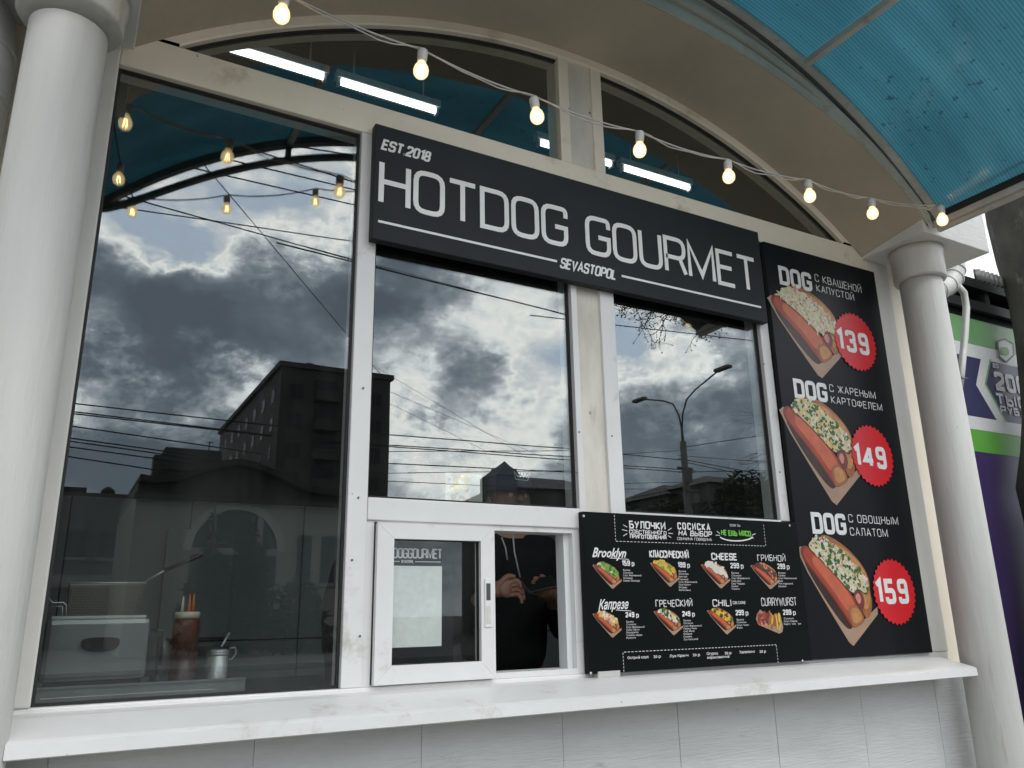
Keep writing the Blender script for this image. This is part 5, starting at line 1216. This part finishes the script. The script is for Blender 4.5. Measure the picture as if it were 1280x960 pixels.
for x_ in (X(.255), X(.285), X(.305)): w_ = put('window', MB().box(x_, x_ + .62, yg + .003, yg + .03, 2.6, 4.6), WIND, gh); put('sill', MB().box(x_ - .08, x_ + .70, yg + .031, yg + .14, 2.45, 2.6), TRIM, w_)
v3 = 48.; fh = thing('flat_roof_house', 'low flat roofed building at the left edge of the left window reflection', 'building', (0, 4.2 - v3, 0)); y3 = 4.2 - v3
put('wall', MB().box(-.14 * v3, .068 * v3, y3 - 10, y3, -.14, 1.2 + .137 * v3), PLASD, fh); put('parapet', MB().box(-.14 * v3, .018 * v3, y3 - 9, y3 - .5, 1.2 + .137 * v3 + .002, 1.2 + .144 * v3), TILE, fh)
put('vent', MB().lathe([(.35, 0), (.35, .3), (.1, .5)], (.040 * v3, y3 - 1, 1.2 + .137 * v3), 12), TILE, fh)
for k in range(6): w_ = put('window', MB().box(-.12 * v3 + k * 1.5, -.12 * v3 + k * 1.5 + .9, y3 + .003, y3 + .04, 4.4, 5.8), WIND, fh); put('sill', MB().box(-.12 * v3 + k * 1.5 - .1, -.12 * v3 + k * 1.5 + 1.0, y3 + .041, y3 + .15, 4.25, 4.39), TRIM, w_)
put('shop_band', MB().box(-.14 * v3, .068 * v3, y3 + .003, y3 + .5, 2.9, 3.5), TRIM, fh)
# houses with pitched roofs right of the tall block
def house(label, sx0, sx1, v, seave, sridge, sr0=None, sr1=None, m=PLASD, chim=None):
    x0, x1 = sx0 * v, sx1 * v; ye = 4.2 - v; ze = 1.2 + seave * v; zr = 1.2 + sridge * v; r0 = x0 + (x1 - x0) * .25 if sr0 is None else sr0 * v; r1 = x1 - (x1 - x0) * .25 if sr1 is None else sr1 * v
    h_ = thing('house', label, 'house', ((x0 + x1) / 2, ye - 4, 0)); put('wall', MB().box(x0, x1, ye - 9, ye, -.14, ze), m, h_); o_ = .35
    put('roof', MB().add([(x0 - o_, ye + o_, ze + .002), (x1 + o_, ye + o_, ze + .002), (x1 + o_, ye - 9 - o_, ze + .002), (x0 - o_, ye - 9 - o_, ze + .002), (r0, ye - 3.5, zr), (r1, ye - 3.5, zr)], [(0, 1, 5, 4), (2, 3, 4, 5), (3, 0, 4), (1, 2, 5), (0, 3, 2, 1)]), TILE, h_)
    if chim: put('chimney', MB().box(chim[0] * v, chim[1] * v, ye - 3.6, ye - 2.6, ze, 1.2 + chim[2] * v), PLASD, h_)
    n_ = max(2, int((x1 - x0) / 2.2)); z_ = 1.4
    while z_ + 1.5 < ze:
        for k in range(n_): xw = x0 + (k + .3) * (x1 - x0) / n_; w_ = put('window', MB().box(xw, xw + .9, ye + .003, ye + .04, z_, z_ + 1.4), WIND, h_)
        z_ += 3.0
    return h_
house('dark house with a broad roof mirrored right of the cap in the middle window', .575, .73, 44, .175, .206, .612, .70, chim=(.537 * 44 / 44 + .03, .60, .214))
kz = 1.2 + .186 * 40; tw_ = thing('roof_turret', 'small pointed roof turret mirrored above the cap in the middle window', 'turret', (.55 * 40, 4.2 - 40, 0))
put('wall', MB().box(.532 * 40, .566 * 40, 4.2 - 42, 4.2 - 40, -.14, 1.2 + .192 * 40), PLASD, tw_); put('roof', MB().add([(.534 * 40, 4.2 - 39.8, 1.2 + .1922 * 40), (.571 * 40, 4.2 - 39.8, 1.2 + .1922 * 40), (.571 * 40, 4.2 - 42.2, 1.2 + .1922 * 40), (.534 * 40, 4.2 - 42.2, 1.2 + .1922 * 40), (.560 * 40, 4.2 - 41, 1.2 + .217 * 40)], [(0, 1, 4), (1, 2, 4), (2, 3, 4), (3, 0, 4), (0, 3, 2, 1)]), TILE, tw_)
house('low dark house left of the lamp post in the right window', .70, .87, 52, .150, .168)
house('grey two storey house just right of the lamp post base in the right window', .845, .96, 50, .180, .208, .895, .925)
house('taller grey house at the right edge of the right window', .935, 1.16, 46, .205, .232, 1.0, 1.08)
# trees
LEAF = mat('dark needles', (.035, .055, .03), .9, var=.4, vscale=3)
def leafy(n, cx, cy, cz, rx, ry, rz, s, seed, cone=False):
    r = random.Random(seed); b = MB(); cl = [(r.uniform(-1, 1), r.uniform(-1, 1), r.uniform(-1, 1)) for _ in range(24)]
    for _ in range(n):
        while True:
            if r.random() < .7: c = r.choice(cl); u = [c[k] + r.gauss(0, .18) for k in range(3)]
            else: u = [r.uniform(-1, 1) for k in range(3)]
            if cone:
                t = (u[2] + 1) / 2
                if 0 <= t <= 1 and math.hypot(u[0], u[1]) < (1 - t) * (.85 + .25 * math.sin(t * 38)): break
            elif u[0] ** 2 + u[1] ** 2 + u[2] ** 2 < 1: break
        p = Vector((cx + u[0] * rx, cy + u[1] * ry, cz + u[2] * rz)); a = Vector((r.gauss(0, 1), r.gauss(0, 1), r.gauss(0, .6))).normalized() * s * r.uniform(.6, 1.4); c2 = a.orthogonal().normalized() * s * .4
        b.add([p - a * .5, p + c2, p + a], [(0, 1, 2)])
    return b
def conifer(x, v, h, w, label, seed):
    t = thing('conifer', label, 'tree', (x, 4.2 - v, 0), 'evergreens in front of the gabled house'); put('trunk', MB().tube([(x, 4.2 - v, 0), (x, 4.2 - v, h)], [.16, .03], 8), BARK, t)
    put('crown', leafy(2600, x, 4.2 - v, h * .55, w, w, h * .5, .34, seed, True), LEAF, t)
conifer(.20 * 31, 31, 4.9, 1.7, 'dark evergreen before the arched window of the gabled house', 3); conifer(.155 * 30, 30, 5.3, 1.1, 'slim dark evergreen left of the arched window of the gabled house', 4)
conifer(.262 * 30, 30, 3.0, 1.5, 'low evergreen right of the arched window of the gabled house', 5)
def bushy(s, v, z, rx, rz, label, seed):
    x = s * v; t = thing('tree', label, 'tree', (x, 4.2 - v, 0)); put('trunk', MB().tube([(x, 4.2 - v, 0), (x + .1, 4.2 - v, z)], [.2, .08], 8), BARK, t); put('crown', leafy(2600, x, 4.2 - v, z, rx, rx, rz, .30, seed), LEAF, t)
bushy(.745, 36, 5.4, 2.0, 1.6, 'round dark tree low at the left side of the right window', 11); bushy(.865, 40, 6.6, 2.6, 1.9, 'dark tree behind the foot of the lamp post in the right window', 12)
bushy(1.03, 36, 7.2, 2.4, 2.4, 'dark tree rising at the right edge of the right window', 13); 
def bare_tree(x, y, h, label, seed, lean=(0, 0)):
    r = random.Random(seed); t = thing('bare_tree', label, 'tree', (x, y, 0)); tr = MB(); br = MB()
    tp = Vector((x + lean[0] * .3, y + lean[1] * .3, h * .35)); tr.tube([(x, y, -.1), tp], [.2, .15], 10); put('trunk', tr, TWIG, t)
    def grow(p, d, L_, rr_, lv):
        q = p + d * L_ * .5; d2 = (d + Vector((r.gauss(0, .12), r.gauss(0, .12), r.gauss(0, .1)))).normalized(); e = q + d2 * L_ * .5
        br.tube([p, q, e], [rr_, rr_ * .8, rr_ * .6], 5 if lv < 3 else 3, cap=False)
        if lv >= 6: return
        for _ in range(3 if lv < 4 else 2): grow(e if r.random() < .6 else q, (d2 + Vector((r.gauss(0, .5), r.gauss(0, .5), r.gauss(0, .35) - .04 * lv))).normalized(), L_ * r.uniform(.62, .85), rr_ * .58, lv + 1)
    for k in range(4): a = k * 1.6 + r.random(); grow(tp, Vector((math.cos(a) * .7 + lean[0] * .25, math.sin(a) * .7 + lean[1] * .25, 1)).normalized(), h * .24, .10, 0)
    put('crown', br, TWIG, t)
bare_tree(24.5, -14, 9, 'bare tree on the far pavement at the right edge of the right window', 9)
# lamp post with two arms
vL = 22.; lx = .885 * vL; ly = 4.2 - vL; lp = thing('lamp_post', 'tall street lamp post with two curved arms mirrored in the right window', 'street lamp', (lx, ly, 0))
POLE = mat('lamp post concrete', (.17, .17, .17), .8)
zf = 1.2 + .293 * vL; put('pole', MB().tube([(lx, ly, 0), (lx, ly, 1.2 + .27 * vL)], [.18, .115], 14), POLE, lp); put('pole_top', MB().tube([(lx, ly, 1.2 + .269 * vL), (lx, ly, zf)], .05, 10), POLE, lp)
for s_ in (-1, 1):
    zt = 9.25; a_ = [(lx, ly, zf - .1), (lx, ly + s_ * .10, zf + .5), (lx, ly + s_ * .38, zf + 1.0), (lx, ly + s_ * .9, zt - .35), (lx, ly + s_ * 2.1, zt)]
    ar = put('arm', MB().tube(a_, .032, 8), POLE, lp); put('lamp_head', MB().box(lx - .12, lx + .12, ly + s_ * 2.35 - .36, ly + s_ * 2.35 + .36, zt - .03, zt + .09, 0, .03), POLE, ar)
put('cable_bracket', MB().box(lx - .34, lx + .34, ly - .05, ly + .05, 6.1, 6.18).box(lx - .3, lx + .3, ly + .16, ly + .22, 5.3, 5.36).box(lx - .25, lx + .2, ly - .26, ly - .2, 4.6, 4.66), POLE, lp)
put('junction_box', MB().box(lx - .26, lx + .02, ly + .17, ly + .34, 5.6, 6.1).box(lx + .1, lx + .3, ly + .10, ly + .3, 4.9, 5.2), POLE, lp)
# overhead cables
ORD = ['topmost', 'second from the top', 'third from the top', 'fourth from the top', 'fifth from the top', 'sixth from the top', 'seventh from the top', 'lowest']
def wire(p1, p2, v1, v2, r=.014, lab='thin black overhead cable', grp=None, ext=1.0, sag=.0):
    a = M(*p1, v1); b_ = M(*p2, v2); d = b_ - a; A = a - d * ext; B_ = b_ + d * ext
    solo('overhead_cable', MB().tube(catenary(A, B_, sag * d.length, 14), r, 5), CABLEK, lab, 'cable', tuple((A + B_) / 2), grp)
UP = 'cables crossing the sky high in the left window'; LO = 'cable bundle over the street low in the left window'; MI = 'cable bundle across the middle window'; RI = 'cables that meet at the lamp post'
for k, (p1, p2, va, vb) in enumerate((((172, 250), (446, 326), 11, 15), ((170, 262), (446, 302), 13, 15), ((217, 204), (446, 257), 10, 12), ((262, 193), (446, 238), 9, 11), ((307, 184), (446, 229), 9, 11), ((365, 182), (446, 195), 8, 10))):
    wire(p1, p2, va, vb, .011, ('lowest', 'second from the bottom', 'third from the bottom', 'third from the top', 'second from the top', 'topmost')[k] + ' thin black cable crossing the sky high in the left window', UP, .7)
wire((246, 195), (440, 425), 9, 14, .007, 'hair thin cable slanting steeply down across the left window', None, .4)
for k, (p1, p2) in enumerate((((92, 504), (290, 526)), ((90, 514), (283, 537)), ((90, 516.5), (284, 538.5)), ((88, 532), (272, 559)), ((86, 547), (206, 564)), ((86, 551), (240, 573)), ((84, 558), (206, 575)), ((82, 570), (196, 588)))):
    wire(p1, p2, 20, 21, .017, ORD[k] + ' black cable of the bundle low in the left window', LO, .35)
wire((470, 334), (659, 381), 12, 13, .013, 'black cable passing high through the middle window', None, .5); wire((470, 331), (700, 392), 13, 14, .006, 'very thin wire beside the high cable of the middle window', None, .3)
for k, (p1, p2) in enumerate((((489, 544), (716, 561)), ((489, 557), (716, 571)), ((489, 559), (716, 575)), ((489, 580), (716, 590)), ((489, 592), (716, 588)), ((489, 602), (716, 612)), ((489, 565), (716, 563)))):
    wire(p1, p2, 21, 22, .017 if k < 4 else .011, ORD[(0, 1, 2, 4, 5, 6, 3)[k]] + ' black cable of the bundle across the lower middle window', MI, .3)
for k, (p1, p2) in enumerate((((489, 490), (700, 580)), ((489, 470), (640, 560)), ((489, 505), (600, 560)))): wire(p1, p2, 24, 24, .006, ('faint slanting wire in the middle window, middle one of three', 'upper faint slanting wire in the middle window', 'lower faint slanting wire in the middle window')[k], 'faint slanting wires in the middle window', .1)
wire((768, 406), (945, 426), 14, 14, .012, 'single black cable near the top of the right window', None, .5)
for k, (p1, p2) in enumerate((((782, 568), (852, 575)), ((782, 582), (852, 587)), ((858, 575), (950, 592)), ((858, 578), (925, 592)), ((860, 558), (955, 544)), ((782, 585), (852, 590)), ((858, 590), (950, 588)), ((784, 604), (855, 603)), ((784, 611), (855, 612)), ((782, 567), (852, 563)), ((858, 570), (960, 578)))):
    wire(p1, p2, 22, 22.2, .014 if k < 7 else .009, ('upper left black cable', 'third left black cable', 'right black cable below the bracket', 'short right black cable dipping to the roof', 'right thin cable rising away', 'fourth left black cable', 'low right black cable', 'fifth left thin cable', 'lowest left thin cable', 'second left thin cable', 'straight right thin cable')[k] + ' at the lamp post in the right window', RI, .25 if k in (0, 1, 5, 7, 8, 9) else .1)

# one bare tree whose outer twigs droop into the top of the right window
tt2 = thing('bare_tree', 'bare street tree whose drooping twigs show at the top of the right window', 'tree', (11.0, -3.2, 0))
put('trunk', MB().tube([(11.0, -3.2, -.05), (10.9, -3.2, 2.2), (10.7, -3.2, 4.6)], [.22, .18, .14], 12), TWIG, tt2)
b = MB(); r = random.Random(12)
def droop(p, d, L_, rr_, lv):
    q = p + d * L_ * .5 + Vector((r.gauss(0, .02), r.gauss(0, .02), 0)); d2 = (d + Vector((r.gauss(0, .25), r.gauss(0, .25), r.gauss(0, .22)))).normalized(); e = q + d2 * L_ * .5
    b.tube([p, q, e], [rr_, rr_ * .85, rr_ * .7], 4, cap=False)
    if lv == 3:
        b.ball(e, .012, 5)
        return
    for k in range(3): droop(q.lerp(e, r.random()), (d2 + Vector((r.gauss(0, .55), r.gauss(0, .4), r.gauss(0, .45)))).normalized(), L_ * r.uniform(.55, .8), rr_ * .62, lv + 1)
crotch = Vector((10.7, -3.2, 4.5))
for (px, py, v, tx, ty) in ((840, 372, 7.4, 800, 402), (845, 378, 7.4, 822, 412), (885, 392, 7.2, 868, 420), (800, 362, 7.6, 782, 392), (850, 380, 7.2, 846, 405)):
    a = M(px, py, v); top = Vector(((a.x + crotch.x) / 2 + .4, (a.y + crotch.y) / 2, max(a.z, crotch.z) + .7)); b.tube([crotch, top, a], [.07, .035, .014], 6, cap=False)
    e = M(tx, ty, v); d = e - a; droop(a, d.normalized(), d.length * .55, .010, 0); droop(a + d * .45, d.normalized(), d.length * .5, .008, 1)
for k in range(6):
    a_ = k * 1.05; e = crotch + Vector((math.cos(a_) * 1.6 + 1.2, math.sin(a_) * 1.6, 2.6)); b.tube([crotch, crotch.lerp(e, .5) + Vector((0, 0, .3)), e], [.09, .06, .03], 6, cap=False)
put('crown', b, TWIG, tt2)
